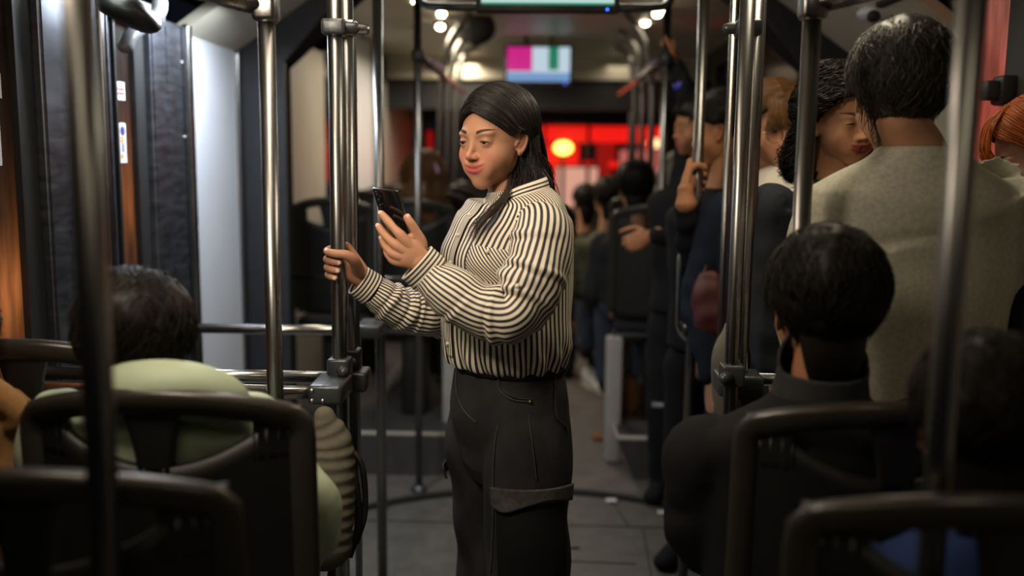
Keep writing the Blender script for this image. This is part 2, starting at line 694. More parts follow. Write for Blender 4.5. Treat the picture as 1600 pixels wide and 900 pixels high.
d1 = leaf('door_1', 1.93, 2.215, 1.86, 'pane_orange')
d2 = leaf('door_2', 2.722, 2.866, 1.86, 'pane_orange')
w1 = leaf('window_1', 2.42, 2.90, 2.0, 'pane_misty', x=W + .03, zb=0.25)


def sticker(parent, x, ya, yb, za, zb, kind):
    b = MB()
    s = 1 if x < 0 else -1
    xx = x + s * .0045
    box(b, min(xx, xx + s * .001), max(xx, xx + s * .001), ya, yb, za, zb)
    o = struct('sticker', b, 'sticker_white', parent)
    w_, h_ = yb - ya, zb - za
    xi = xx + s * .0012

    def blk(a0, a1, c0, c1, m_):
        q = MB()
        box(q, min(xi, xi + s * .0006), max(xi, xi + s * .0006), ya + a0 * w_, ya + a1 * w_, za + c0 * h_, za + c1 * h_)
        struct('sticker_print', q, m_, o)
    if kind == 'text':
        for r in (0.28, 0.52):
            for k in range(7):
                blk(.10 + k * .115, .10 + k * .115 + .075, r, r + .15, 'sticker_red')
    else:
        q = MB()
        ellipsoid(q, (xi, ya + .5 * w_, za + .80 * h_), (.0008, w_ * .34, h_ * .12))
        struct('sticker_print', q, 'sticker_blue', o, True)
        for (a0, a1, c0, c1) in ((.12, .75, .62, .66), (.2, .5, .50, .60), (.15, .45, .12, .22)):
            blk(a0, a1, c0, c1, 'sticker_orange')
        for k in range(5):
            blk(.25, .72, .28 + k * .045, .30 + k * .045, 'sticker_blue')


zp = lambda py, d: 1.46 + (240 - py) * d / 1500.0 - (0 if py else 0)
sticker(d1, -W, 2.10, 2.165, 1.57, 1.625, 'text')
sticker(d1, -W, 2.09, 2.150, 1.42, 1.52, 'pic')
sticker(d2, -W, 2.765, 2.815, 1.60, 1.652, 'text')
sticker(d2, -W, 2.765, 2.810, 1.42, 1.535, 'pic')

b = MB()
box(b, -W - .05, -W + .01, 2.215, 2.30, 0, 1.90, .006)
box(b, -W - .05, -W + .012, 2.866, 2.955, 0, 1.86, .006)
struct('trim_3', b, 'rubber')
b = MB()
box(b, -W - .08, -W + .012, 2.67, 2.72, 0, 1.90, .006)
struct('trim_4', b, 'rubber_sheen')


def steel_panel(name, ya, yb, zt, lab=None):
    b = MB()
    box(b, -W - .08, -W + .03, ya, yb, 0.0, zt, .004)
    o = struct(name, b, 'brushed_steel')
    c = MB()
    for yy in (ya + .01, ya + .42 * (yb - ya), yb - .012):
        box(c, -W + .03, -W + .034, yy - .003, yy + .003, 0.02, zt - .02)
    struct('panel_rib', c, 'brushed_steel', o)
    c = MB()
    for zz in (0.3, 0.9, 1.5, zt - .12):
        ellipsoid(c, (-W + .031, yb - .035, zz), (.004, .007, .007), 6, 10)
    struct('panel_screws', c, 'screw', o, True)
    return o


steel_panel('wall_left_panel', 2.30, 2.665, 1.945)
steel_panel('wall_left_panel', 2.955, 3.245, 1.865)
b = MB()
box(b, -W + .03, -W + .055, 3.215, 3.25, 0.0, 1.87, .006)
box(b, -W + .03, -W + .042, 2.600, 2.622, 0.0, 1.93, .004)
struct('trim_5', b, 'steel')
# housings over the doors
t = thing('door_mechanism_housing', 'black housing of the door gear above the left steel door', 'door mechanism', (-W + .1, 2.6, 1.9))
b = MB()
box(b, -W - .02, -W + .20, 1.9, 3.26, 2.03, 2.16, .02)
mk('cover', b, 'black_plastic', t, angle=40)
b = MB()
box(b, -W, -W + .09, 1.95, 2.28, 1.87, 1.925, .01)
mk('end_plate', b, 'lamp_body', t, angle=40)
b = MB()
box(b, -W, -W + .085, 2.70, 2.95, 1.835, 1.88, .01)
mk('end_plate', b, 'lamp_body', t, angle=40)
b = MB()
q = [P(250, 4, 2.75), P(246, 22, 2.72), P(225, 38, 2.68), P(203, 58, 2.62), P(196, 72, 2.60)]
limb(b, [(*p, .018, .022) for p in q], 24, 14)
mk('arm', b, 'lamp_body', t)
b = MB()
q = [P(176, 8, 2.45), P(200, 16, 2.45), P(222, 30, 2.5), P(234, 22, 2.6)]
limb(b, [(*q[0], .03, .05), (*q[1], .036, .055), (*q[2], .03, .05), (*q[3], .012, .03)], 20, 16)
mk('motor', b, 'black_plastic', t)

# right side: post with a black box
t = thing('door_post', 'black door post with a small black box beside the misted window', 'post', (W - .06, 2.36, 0))
b = MB()
box(b, W - .10, W - .005, 2.30, 2.42, 0.0, 2.0, .012)
mk('upright', b, 'rubber', t, angle=40)
b = MB()
box(b, W - .135, W - .08, 2.34, 2.405, 1.585, 1.655, .01)
box(b, W - .165, W - .13, 2.35, 2.40, 1.597, 1.643, .008)
mk('button_box', b, 'black_plastic', t, angle=40)
b = MB()
box(b, W - .16, W, 1.2, 3.2, 1.93, 2.0, .01)
struct('trim_6', b, 'rubber')
b = MB()
box(b, W + .012, W + .0135, 2.585, 2.605, 1.548, 1.575)
o = struct('notice', b, 'sticker_white', w1)
b = MB()
box(b, W + .0105, W + .0118, 2.588, 2.602, 1.553, 1.570)
struct('notice_print', b, 'sticker_blue', w1)

# ceiling with sloped coves (near part)
b = MB()
box(b, -.705, .705, Y0, YJ, 2.20, 2.24)
quad_prism(b, [(-W - .02, 1.822), (-.70, 2.20), (-.70, 2.24), (-W - .02, 1.862)], 3.26, YJ)
quad_prism(b, [(-W - .02, 2.14), (-.70, 2.20), (-.70, 2.24), (-W - .02, 2.18)], Y0, 3.26)
quad_prism(b, [(W + .02, 1.822), (.70, 2.20), (.70, 2.24), (W + .02, 1.862)][::-1], 2.95, YJ)
quad_prism(b, [(W + .02, 2.10), (.70, 2.20), (.70, 2.24), (W + .02, 2.14)][::-1], Y0, 2.95)
struct('ceiling', b, 'cream_panel')
b = MB()
for s in (-1, 1):
    sweep(b, [(s * 1.0, 3.3, 1.984), (s * 1.0, YJ, 1.984)], .0035, .003, m=6)
sweep(b, [(.72, 3.35, 2.185), (1.2, 3.35, 1.842)], .003, .003, m=6)
struct('trim_7', b, 'grey_panel')

# the bellows of the joint: a dark folded tunnel with chamfered corners


def profile(inset):
    w, c, zc, zt = W - inset, 0.70 - inset * .25, 1.835 - inset * .15, 2.21 + inset * .12
    return [(-w, 0.0), (-w, zc), (-c, zt), (c, zt), (w, zc), (w, 0.0)]


b = MB()
ys = np.linspace(YJ, YK, 15)
R = []
for i, y in enumerate(ys):
    ins = 0.02 if i % 2 else 0.10
    if i in (0, 1):
        ins = 0.14
    R.append([(x, y, z) for x, z in profile(ins)])
V = [p for r in R for p in r]
F = []
for i in range(len(R) - 1):
    for j in range(5):
        a = i * 6 + j
        F.append([a, a + 1, a + 7, a + 6])
b.add(V, F)
struct('wall_bellows', b, 'rubber_sheen')
for k, (y, th, ins, mt, nm) in enumerate([(YJ, .03, .0, 'rubber_sheen', 'trim_8'), (YK, .05, .02, 'rubber_sheen', 'trim_9')]):
    b = MB()
    po, pi_ = profile(-.12), profile(.20 if k == 0 else .045)
    for j in range(5):
        quad = [po[j], po[j + 1], pi_[j + 1], pi_[j]]
        quad_prism(b, quad, y, y + th)
    struct(nm, b, mt)

# rear part
b = MB()
box(b, -W - .1, -W, YK, 5.45, 0, 2.3)
box(b, -W - .1, -W, 5.45, Y1, 0, 1.0)
box(b, -W - .1, -W, 5.45, Y1, 2.02, 2.3)
box(b, -W - .1, -W, 6.75, Y1, 1.0, 2.02)
struct('wall_left_rear', b, 'grey_panel')
b = MB()
box(b, -W, -W + .05, 6.10, 6.70, 0.2, 2.2, .01)
struct('trim_10', b, 'white_panel')
b = MB()
box(b, -W - .03, -W - .02, 5.45, 6.75, 1.0, 2.02)
struct('window_2', b, 'dark_glass')
b = MB()
box(b, W, W + .1, YK, Y1, 0, 1.0)
box(b, W, W + .1, YK, Y1, 2.08, 2.3)
for y in (YK, 5.7, 6.9, 8.1, 9.2):
    box(b, W - .01, W + .1, y, y + .09, 1.0, 2.08)
struct('wall_right_rear', b, 'dark_panel')
for k, y in enumerate((YK + .09, 5.79, 6.99, 8.19)):
    b = MB()
    box(b, W + .03, W + .04, y, y + 1.1, 1.0, 2.08)
    struct('window_%d' % (k + 3), b, 'dark_glass')
b = MB()
box(b, -W - .1, W + .1, YK, Y1, 2.20, 2.24)
struct('ceiling_rear', b, 'cream_panel')
b = MB()
box(b, -W, W, 7.6, 7.66, 2.03, 2.21)
struct('trim_11', b, 'cream_panel')
b = MB()
box(b, -W, W, Y1, Y1 + .06, 0, 0.95)
box(b, -W, W, Y1, Y1 + .06, 1.735, 2.21)
box(b, -W, -W + .12, Y1, Y1 + .06, .95, 1.735)
box(b, W - .08, W, Y1, Y1 + .06, .95, 1.735)
struct('wall_back', b, 'dark_panel')
b = MB()
box(b, -W, W, 7.68, 7.72, 1.80, 2.03)
struct('trim_12', b, 'dark_panel')
b = MB()
box(b, .02, .045, Y1 - .02, Y1 + .05, .95, 1.735)
box(b, .44, .47, Y1 - .02, Y1 + .05, .95, 1.735)
struct('trim_13', b, 'black_plastic')
# podiums under the rear seats
for s, nm in ((-1, 'floor_podium_left'), (1, 'floor_podium_right')):
    b = MB()
    quad_prism(b, [(s * .44, 0), (s * W, 0), (s * W, .19), (s * .36, .19)][::(1 if s > 0 else -1)], 4.20, Y1)
    o = struct(nm, b, 'podium_vinyl')
    b = MB()
    sweep(b, [(s * .365, 4.205, .192), (s * W, 4.205, .192)], .012, .006, m=8)
    sweep(b, [(s * .365, 4.205, .192), (s * .365, Y1 - .1, .192)], .012, .006, m=8)
    struct('podium_edge', b, 'grey_panel', o, True)

# ceiling lamps
CL = 'long white ceiling lamp '


def lamp(name, label, x, y0, y1, z, w, mat_='lamp_white'):
    t = thing(name, label, 'lamp', (x, (y0 + y1) / 2, z))
    b = MB()
    box(b, x - w, x + w, y0, y1, z, z + .05, .01)
    mk('lamp_housing', b, 'lamp_body', t, angle=40)
    b = MB()
    box(b, x - w * .8, x + w * .8, y0 + .02, y1 - .02, z - .006, z + .002, .002)
    mk('lamp_diffuser', b, mat_, t)


lamp('ceiling_lamp', 'long white lamp strip over the left steel door', -1.05, 2.30, 2.50, 1.852, .035)
lamp('ceiling_lamp', 'second white lamp strip over the left steel door, nearer the white wall panel', -1.05, 2.66, 2.95, 1.917, .035)
lamp('ceiling_lamp', 'warm ceiling lamp above the woman with the phone', -.42, 1.4, 2.15, 2.15, .09, 'pedestal_paint')
lamp('ceiling_lamp', 'warm ceiling lamp above the passenger in the pale green jacket', -.66, .85, 1.35, 2.13, .14, 'pedestal_paint')
lamp('ceiling_lamp', 'warm ceiling lamp above the standing man in the grey tee', .55, 2.0, 2.7, 2.15, .09, 'pedestal_paint')
lamp('ceiling_lamp', 'ceiling lamp over the seats nearest the camera, left of the aisle', -.42, -.25, .55, 2.155, .09, 'pedestal_paint')
lamp('ceiling_lamp', 'ceiling lamp over the seats nearest the camera, right of the aisle', .55, -.25, .55, 2.155, .09, 'pedestal_paint')
lamp('ceiling_lamp', 'wide ceiling lamp across the bus just before the dark bellows', 0, 3.48, 3.62, 2.155, .45, 'pedestal_paint')
for (px, py, d, lab) in ((688, 42, 5.6, 'round warm lamp above the left row of curved poles'), (1008, 36, 5.6, 'large round warm lamp above the right row of poles'),
                         (1027, 22, 4.9, 'small round warm lamp right of the large one'), (651, 2, 4.9, 'small round warm lamp at the top, left of the near screen'),
                         (1040, 14, 4.6, 'rightmost small warm lamp of the right row'), (690, 22, 5.2, 'dim round warm lamp just above the brightest left one')):
    p = P(px, py, d)
    t = thing('ceiling_spot', lab, 'lamp', p)
    b = MB()
    ellipsoid(b, p, (.022, .022, .016), 10, 16)
    mk('bulb', b, 'lamp_warm', t)
    b = MB()
    limb(b, [(p.x, p.y, p.z + .012, .034), (p.x, p.y, p.z + .05, .034)], 3, 18, (0, 1, 0), flat=True)
    mk('ring', b, 'lamp_body', t)


# ------------------------------------------------------------------ poles and rails
def pole(x, y, z0, z1, label, r=.0165, group=None, foot=True, name='grab_pole', pts=None):
    t = thing(name, label, 'pole', (x, y, z0), group)
    b = MB()
    sweep(b, pts if pts else [(x, y, z0), (x, y, z1)], r, m=24, up=(0, 1, 0))
    mk('tube', b, 'steel', t)
    if foot:
        b = MB()
        limb(b, [(x, y, z0, .036), (x, y, z0 + .012, .034), (x, y, z0 + .03, .019)], 10, 20, (0, 1, 0), flat=True)
        mk('floor_flange', b, 'cast_metal', t)
    return t


def clamp(parent, x, y, z, r=.0165, h=.035, knob=(1, 0), mt='cast_metal'):
    b = MB()
    box(b, x - r - .009, x + r + .009, y - r - .009, y + r + .009, z - h / 2, z + h / 2, .007, seg=3)
    kx, ky = knob
    limb(b, [(x + kx * (r + .005), y + ky * (r + .005), z, .013), (x + kx * (r + .024), y + ky * (r + .024), z, .012)], 4, 12, (0, 0, 1))
    mk('clamp', b, mt, parent, angle=40)


px2x = lambda px, d: P(px, 240, d).x
# nearest poles, out of focus
pole(px2x(134, 1.05), 1.05, 0, 2.2, 'blurred dark steel pole nearest the camera, at the left between the seats', .0175)
pole(px2x(1502, 1.12), 1.12, 0, 2.2, 'blurred dark steel pole nearest the camera, at the right in front of the grey tee', .0165)
# poles with the tilted top rail
for s, px, d, lab, rl in ((-1, 421, 1.90, 'steel pole left of the double pole, its top held by a short rail', 'left'),
                          (1, 1258, 1.82, 'steel pole in front of the curly-haired woman, its top held by a rail', 'right')):
    x = P(px, 240, d).x
    zt = 1.46 + .262
    t = pole(x, d, 0, zt, lab, .0168)
    b = MB()
    top = (x + s * .0, d, zt + .012)
    end = (x + s * .28, d - .22, zt + .10)
    sweep(b, [top, (x + s * .11, d - .06, zt + .035), end, (s * 1.15, d - .3, zt + .2)], .019, m=24)
    mk('top_rail', b, 'steel', t)
    b = MB()
    box(b, x - .024, x + .024, d - .024, d + .024, zt - .016, zt + .036, .01, seg=3)
    mk('elbow', b, 'steel', t, angle=50)

# double pole on the left that the woman holds
XL, XR = P(526, 240, 2.12).x, P(1158, 240, 2.12).x
PX, PY = XL, 2.12
tl = pole(XL, 2.12, 0, 2.2, 'front steel tube of the left double pole, gripped by the woman')
clamp(tl, XL, 2.12, P(520, 43, 2.12).z, knob=(1, .2))
clamp(tl, XL, 2.12, P(530, 575, 2.12).z, h=.05, knob=(.4, -1))
x2 = P(543, 240, 2.22).x
t2 = pole(x2, 2.22, 0, 2.2, 'second steel tube of the left double pole, bent in at its foot',
          pts=bent([(x2, 2.22, 2.2), (x2, 2.22, P(545, 800, 2.22).z), (x2 - .035, 2.16, P(520, 880, 2.16).z), (x2 - .035, 2.16, 0)], .08), foot=False)
clamp(t2, x2, 2.22, P(540, 44, 2.22).z, knob=(1, .4), mt='screw')
clamp(t2, x2, 2.22, P(548, 562, 2.22).z, h=.055, knob=(.3, -1))
x3 = P(553, 240, 2.40).x
pole(x3, 2.40, 0, 2.2, 'thin dark tube right behind the left double pole', .0095,
     pts=bent([(x3 - .045, 2.4, 2.2), (x3 - .02, 2.4, 2.0), (x3, 2.40, 1.75), (x3, 2.40, 0)], .2), foot=False)

tr = pole(XR + .0, 2.12, 0, 2.2, 'left steel tube of the right triple pole beside the black sweater')
clamp(tr, XR, 2.12, P(1140, 585, 2.12).z, h=.05, knob=(-.6, -1))
x2 = P(1172, 240, 2.20).x
t2 = pole(x2, 2.20, 0, 2.2, 'middle steel tube of the right triple pole, carrying the top clamp')
clamp(t2, P(1170, 43, 2.16).x, 2.17, P(1170, 43, 2.16).z, r=.018, knob=(-1, .2))
clamp(t2, x2, 2.20, P(1150, 618, 2.2).z, h=.05, knob=(1, -.3))
x3 = P(1178, 240, 2.34).x
pole(x3, 2.34, 0, 2.2, 'right rear steel tube of the right triple pole', .014)
x4 = P(1137, 240, 2.75).x
pole(x4, 2.75, 0, 2.2, 'thin grey pole just left of the right triple pole', .0095)

# inner poles
pin = {}
for px, d, r, lab, key in ((592, 3.05, .0165, 'single steel pole between the phone and the left double pole', 'a'),
                           (653, 4.0, .0155, 'dark steel pole just left of the phone, with a black ring clamp', 'b'),
                           (1091, 3.0, .0165, 'steel pole gripped by the hand at the right', 'c'),
                           (1036, 4.0, .0155, 'dark steel pole in front of the right rear seat, with a black ring clamp', 'd')):
    x = px2x(px, d)
    t = pole(x, d, 0, 2.2, lab, r)
    pin[key] = (x, d, t)
for key, py in (('b', 88), ('d', 90)):
    x, d, t = pin[key]
    b = MB()
    z = P(650, py, d).z
    limb(b, [(x, d, z - .022, .022), (x, d, z, .027), (x, d, z + .022, .022)], 8, 18, (0, 1, 0), flat=True)
    mk('ring_clamp', b, 'rubber', t)

# cross rails left (door screen)
def rail(pts, label, r=.0155, mt='steel_lit', ends=True, group=None):
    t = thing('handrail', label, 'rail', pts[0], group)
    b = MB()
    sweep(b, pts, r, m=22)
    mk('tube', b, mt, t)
    return t


z = P(400, 612, 2.02).z
t = rail([(-W + .02, 2.02, z), (XL - .012, 2.02, z)], 'lowest horizontal steel rail at the left, ending at the double pole')
b = MB()
box(b, XL - .045, XL + .03, 1.995, 2.12, z - .022, z + .022, .009, seg=3)
mk('joint_block', b, 'cast_metal', t, angle=40)
b = MB()
for (dx, dz) in ((-.035, .010), (-.035, -.012), (-.012, -.012)):
    ellipsoid(b, (XL + dx, 1.995, z + dz), (.0055, .004, .0055), 8, 10)
mk('screw', b, 'screw', t)
z = P(400, 588, 2.22).z
t = rail([(-W + .02, 2.22, z), (XL - .01, 2.22, z)], 'middle horizontal steel rail at the left, just above the lowest')
b = MB()
box(b, XL - .03, XL + .05, 2.17, 2.25, z - .024, z + .024, .008, seg=3)
mk('joint_block', b, 'cast_metal', t, angle=40)
z = P(450, 515, 2.95).z
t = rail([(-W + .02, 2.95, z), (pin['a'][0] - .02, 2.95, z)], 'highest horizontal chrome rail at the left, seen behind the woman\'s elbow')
b = MB()
box(b, pin['a'][0] - .06, pin['a'][0] + .02, 2.925, 3.06, z - .022, z + .022, .008, seg=3)
mk('joint_block', b, 'cast_metal', t, angle=40)
z = P(550, 436, 3.95).z
rail([(-W + .16, 3.99, z), (pin['b'][0], 3.99, z)], 'thin horizontal grey rail in front of the left rear seats', .009)
# right: low rails, loop
z = P(1180, 602, 2.16).z
t = rail([(XR + .02, 2.22, z), (W - .02, 2.22, z)], 'horizontal steel rail at the right, ending at the triple pole')
b = MB()
box(b, XR - .02, XR + .085, 2.16, 2.25, z - .03, z + .02, .009, seg=3)
mk('joint_block', b, 'cast_metal', t, angle=40)
z = P(1055, 631, 3.95).z
rail([(px2x(1030, 3.95), 3.93, z), (W - .02, 3.93, z)], 'short pale horizontal rail low between the two right inner poles', .0135)
x, d, _ = pin['c']
lp = [P(1180, 392, 3.02), P(1065, 385, 3.02), P(1062, 520, 3.02), P(1090, 541, 3.02), P(1180, 548, 3.02)]
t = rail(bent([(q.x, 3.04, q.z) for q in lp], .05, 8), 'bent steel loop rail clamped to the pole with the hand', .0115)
b = MB()
zc_ = P(1078, 516, 3.0).z
box(b, x - .03, x + .03, d - .025, d + .045, zc_ - .022, zc_ + .022, .01, seg=3)
mk('clamp', b, 'steel', t, angle=40)
b = MB()
sweep(b, [(x, d + .03, zc_), (x + .25, d + .03, zc_)], .011, m=16)
mk('side_tube', b, 'steel', t)

# overhead rails
z = P(700, 11, 3.25).z
q = [P(640, -60, 3.6), P(652, 0, 3.4), P(690, 11, 3.25)]
xl, xr = P(655, 0, 3.3).x, P(1047, 0, 3.3).x
t = rail(bent([(xl - .01, 3.7, z + .22), (xl, 3.35, z + .02), (xl + .09, 3.25, z), (xr - .09, 3.25, z), (xr, 3.35, z + .02), (xr + .01, 3.7, z + .22)], .07, 8),
         'dark overhead cross rail that carries the near screen', .0135, 'cast_metal')
for s, key, lab in ((-1, 'b', 'overhead rail running back from the left dark pole'), (1, 'd', 'overhead rail running back from the right dark pole')):
    x, d, _ = pin[key]
    z = P(650, 88, d).z
    rail([(x, 4.0, z), (x + s * .02, 6.6, z + .02)], lab, .015)

# curved poles of the rear part
for s in (-1, 1):
    for k, d in enumerate((5.25, 5.95, 6.85, 7.75)):
        px = {-1: (688, 701, 713, 724), 1: (1017, 1002, 990, 984)}[s][k]
        x = px2x(px, d)
        zt_ = 1.93 + .04 * k
        zb = .19 if abs(x) > .40 else 0.0
        pts = bent([(x - s * .16, d, 2.2), (x - s * .05, d, zt_ + .14), (x, d, zt_ - .10), (x, d, zb)], .12, 6)
        sd = 'left' if s < 0 else 'right'
        word = ('nearest', 'second', 'third', 'farthest')[k]
        pole(x, d, zb, 2.2, '%s curved pole of the %s row running back to the rear window' % (word, sd), .0175, pts=pts, name='curved_pole')


# ------------------------------------------------------------------ seats
def make_seat(x, y, zf, label, hw=.235, leg_panel=0, zt=1.08, group=None):
    """seen from behind; backrest rear face at y, sitter faces +y; zf the floor it stands on"""
    h = zt - 1.08
    t = thing('bus_seat', label, 'seat', (x, y, zf), group)
    cv = lambda u: .07 * (u / hw) ** 2 + .0
    lean = lambda z_: -.05 * (z_ - .5)
    pt = lambda u, z_: (x + u, y + cv(u) + lean(z_) + .03, zf * 0 + z_ + h)
    # rim
    us = np.linspace(-1, 1, 41)
    arch = [(u * (hw - .012), 1.062 - .040 * abs(u) ** 2.2) for u in us]
    side = lambda s: [(s * (hw - .008), z_) for z_ in np.linspace(.52 - h + zf, .985, 12)]
    path = side(-1) + [(-hw + .009, 1.01)] + arch[1:-1] + [(hw - .009, 1.01)] + side(1)[::-1]
    b = MB()
    sweep(b, [pt(u, z_) for u, z_ in path], .014, .023, m=12, up=(0, 1, 0), square=2.6)
    mk('rim', b, 'seat_rim_plastic', t)
    # shell
    b = MB()
    ztop = lambda u: .948 + .062 * min(1, abs(u) / .18) ** 2
    patch(b, lambda s_, v: pt((s_ * 2 - 1) * (hw - .012), (.50 - h + zf) + v * (ztop((s_ * 2 - 1) * hw) - .50 + h - zf)), 28, 16, .022)
    for s in (-1, 1):
        patch(b, lambda s_, v: pt(s * (hw - .080 + .030 * v * (1 - s_) * 0 + s_ * .070), .955 + v * .085), 6, 6, .022)
    mk('back_shell', b, 'seat_plastic', t)
    b = MB()
    patch(b, lambda s_, v: pt((s_ * 2 - 1) * (.026 + .022 * v ** 1.5), .935 + v * .115), 8, 8, .022)
    mk('centre_strut', b, 'seat_plastic', t)
    b = MB()
    patch(b, lambda s_, v: (pt((s_ * 2 - 1) * (hw - .045), (.52 - h + zf) + v * (.40 - zf + h))[0],
                            pt((s_ * 2 - 1) * (hw - .045), .7)[1] + .024 - .02 * (v - .5), .52 + zf + v * (.40 + h - zf)), 16, 10, .02)
    mk('back_cushion', b, 'seat_fabric', t)
    b = MB()
    box(b, x - hw + .02, x + hw - .02, y + .03, y + .34, zf + .43, zf + .48, .018, seg=3)
    mk('seat_cushion', b, 'seat_fabric', t, angle=50)
    b = MB()
    box(b, x - hw + .01, x + hw - .01, y + .02, y + .33, zf + .40, zf + .435, .01)
    mk('seat_pan', b, 'seat_plastic', t, angle=50)
    b = MB()
    if leg_panel:
        e = leg_panel
        box(b, x + e * (hw - .01) - .03, x + e * (hw - .01) + .045, y - .03, y + .06, 0.006, zf + .42, .01)
        mk('leg', b, 'pedestal_paint', t, angle=50)
        b = MB()
    box(b, x - .06, x + .06, y + .08, y + .26, zf, zf + .41, .012)
    mk('pedestal', b, 'seat_plastic', t, angle=50)
    return t


# near seats: aisle seats in two rows each side, and their wall side neighbours
make_seat(P(258, 680, 1.53).x, 1.47, 0, 'seat with two back openings behind the person in the pale green jacket')
make_seat(P(70, 800, 1.14).x, 1.08, 0, 'dark seat back lowest at the left, nearest the camera')
make_seat(P(1388, 680, 1.53).x, 1.47, 0, 'seat with two back openings at the right behind the dark-haired man in black')
make_seat(P(1556, 820, 1.12).x, 1.06, 0, 'dark seat back lowest at the right, nearest the camera')
make_seat(-1.01, 1.80, 0, 'small dark seat back at the far left edge beside the tan jacket', hw=.20, zt=1.09)

for (xc, lab) in ((-.985, 'wall side seat of the left rear pair'), (-.60, 'aisle side seat of the left rear pair behind the phone')):
    make_seat(xc, 4.45, .19, lab, hw=.19, leg_panel=(1 if xc > -.8 else 0), zt=1.245)
make_seat(px2x(1037, 4.5), 4.45, .19, 'dark aisle seat at the right in front of the black-haired passenger', hw=.225, leg_panel=-1, zt=1.235)
make_seat(1.0, 4.45, .19, 'wall side seat at the right behind the loop rail', hw=.2, zt=1.235)
for k, d in enumerate((5.35, 6.25, 7.15)):
    wd = ('first', 'second', 'third')[k]
    for xc, sd in ((-.98, 'left wall'), (-.60, 'left aisle'), (.60, 'right aisle'), (.98, 'right wall')):
        if k == 0 and xc == .60:
            xc = .58
        make_seat(xc, d, .19, 'seat %s row behind the rear pairs, on the %s side' % (wd, sd), hw=.18, zt=1.245)

# ------------------------------------------------------------------ screens
def screen(px0, px1, py0, py1, d, label, blocks, led):
    a, c = P(px0, py1, d), P(px1, py0, d)
    x0, x1, z0, z1 = a.x, c.x, a.z, c.z
    t = thing('ceiling_screen', label, 'screen', ((x0 + x1) / 2, d, z0))
    b = MB()
    e = .018
    box(b, x0 - e, x1 + e, d, d + .05, z0 - e * 1.3, z1 + e, .008, seg=2)
    mk('casing', b, 'black_plastic', t, angle=40)
    for (u0, u1, v0, v1, m_) in blocks:
        q = MB()
        box(q, x0 + u0 * (x1 - x0), x0 + u1 * (x1 - x0), d - .0025 - (.001 if m_ != blocks[0][4] else 0), d + .001, z0 + v0 * (z1 - z0), z0 + v1 * (z1 - z0))
        mk('display', q, m_, t, False)
    q = MB()
    ellipsoid(q, (x0 + led * (x1 - x0), d - .003, z0 - e * .75), (.004, .004, .004), 8, 10)
    mk('status_light', q, 'blue_led', t)
    for s in (.3, .7):
        b = MB()
        xx = x0 + s * (x1 - x0)
        box(b, xx - .012, xx + .012, d + .02, d + .035, z1, 2.2)
        mk('bracket', b, 'cast_metal', t)
    return t


screen(792, 891, 74, 127, 6.3, 'small ceiling screen with magenta and pale blue picture deep in the bus',
       [(0, 1, 0, 1, 'screen_white'), (0, .40, .30, 1, 'screen_magenta'), (0, 1, 0, .26, 'screen_blue'), (.66, .82, .34, 1, 'screen_green'), (.10, .27, .42, .72, 'screen_white')], .93)
screen(752, 962, -95, 7, 3.22, 'larger ceiling screen at the top edge showing only a pale green strip',
       [(0, 1, 0, 1, 'screen_pale'), (0, 1, 0.0, .03, 'screen_green')], .95)

# round black mirror on an arm, dome camera
p = P(745, 44, 5.4)
t = thing('round_mirror', 'round black mirror on an arm under the ceiling, left of the small screen', 'mirror', p)
b = MB()
ellipsoid(b, p, (.105, .03, .09), 14, 24)
mk('mirror_head', b, 'rubber', t)
b = MB()
ellipsoid(b, (p.x + .0, p.y - .02, p.z), (.085, .02, .072), 14, 24)
mk('mirror_glass', b, 'black_plastic', t)
b = MB()
tube(b, [(p.x - .02, p.y + .02, p.z + .04), (p.x - .10, p.y + .03, p.z + .06), (p.x - .16, p.y + .03, 2.2)], .014)
mk('mirror_arm', b, 'cast_metal', t)
p = P(1358, 26, 3.3)
t = thing('dome_camera', 'small white dome camera with a black lens above the standing man', 'camera', p)
b = MB()
ellipsoid(b, (p.x + .03, p.y, p.z + .01), (.07, .06, .03), 12, 20)
box(b, p.x, p.x + .06, p.y - .03, p.y + .03, p.z + .02, p.z + .13, .01)
mk('housing', b, 'white_panel', t)
b = MB()
ellipsoid(b, (p.x, p.y - .045, p.z - .005), (.022, .022, .02), 12, 16)
mk('lens', b, 'rubber', t)
# two small hanging grips, red plastic ends on the overhead rail
mat('red_plastic', (0.55, 0.02, 0.03), 0.35)
mat('lilac_plastic', (0.60, 0.42, 0.66), 0.35)
for (px, py, d, sd) in ((664, 96, 4.5, 'left'), (675, 102, 4.8, 'left'), (684, 107, 5.1, 'left'), (1022, 104, 4.6, 'right'), (1012, 110, 5.0, 'right')):
    p = P(px, py, d)
    k = {664: 'nearest', 675: 'middle', 684: 'farthest', 1022: 'nearer', 1012: 'farther'}[px]
    t = thing('rail_sleeve', '%s red and lilac sleeve hanging under the %s overhead rail' % (k, sd), 'grip', p)
    b = MB()
    sweep(b, [(p.x, p.y - .09, p.z + .004), (p.x, p.y + .09, p.z + .004)], .020, m=14)
    mk('sleeve', b, 'lilac_plastic', t)
    b = MB()
    sweep(b, [(p.x, p.y - .092, p.z - .012), (p.x, p.y + .092, p.z - .012)], .016, m=14)
    mk('lower_shell', b, 'red_plastic', t)

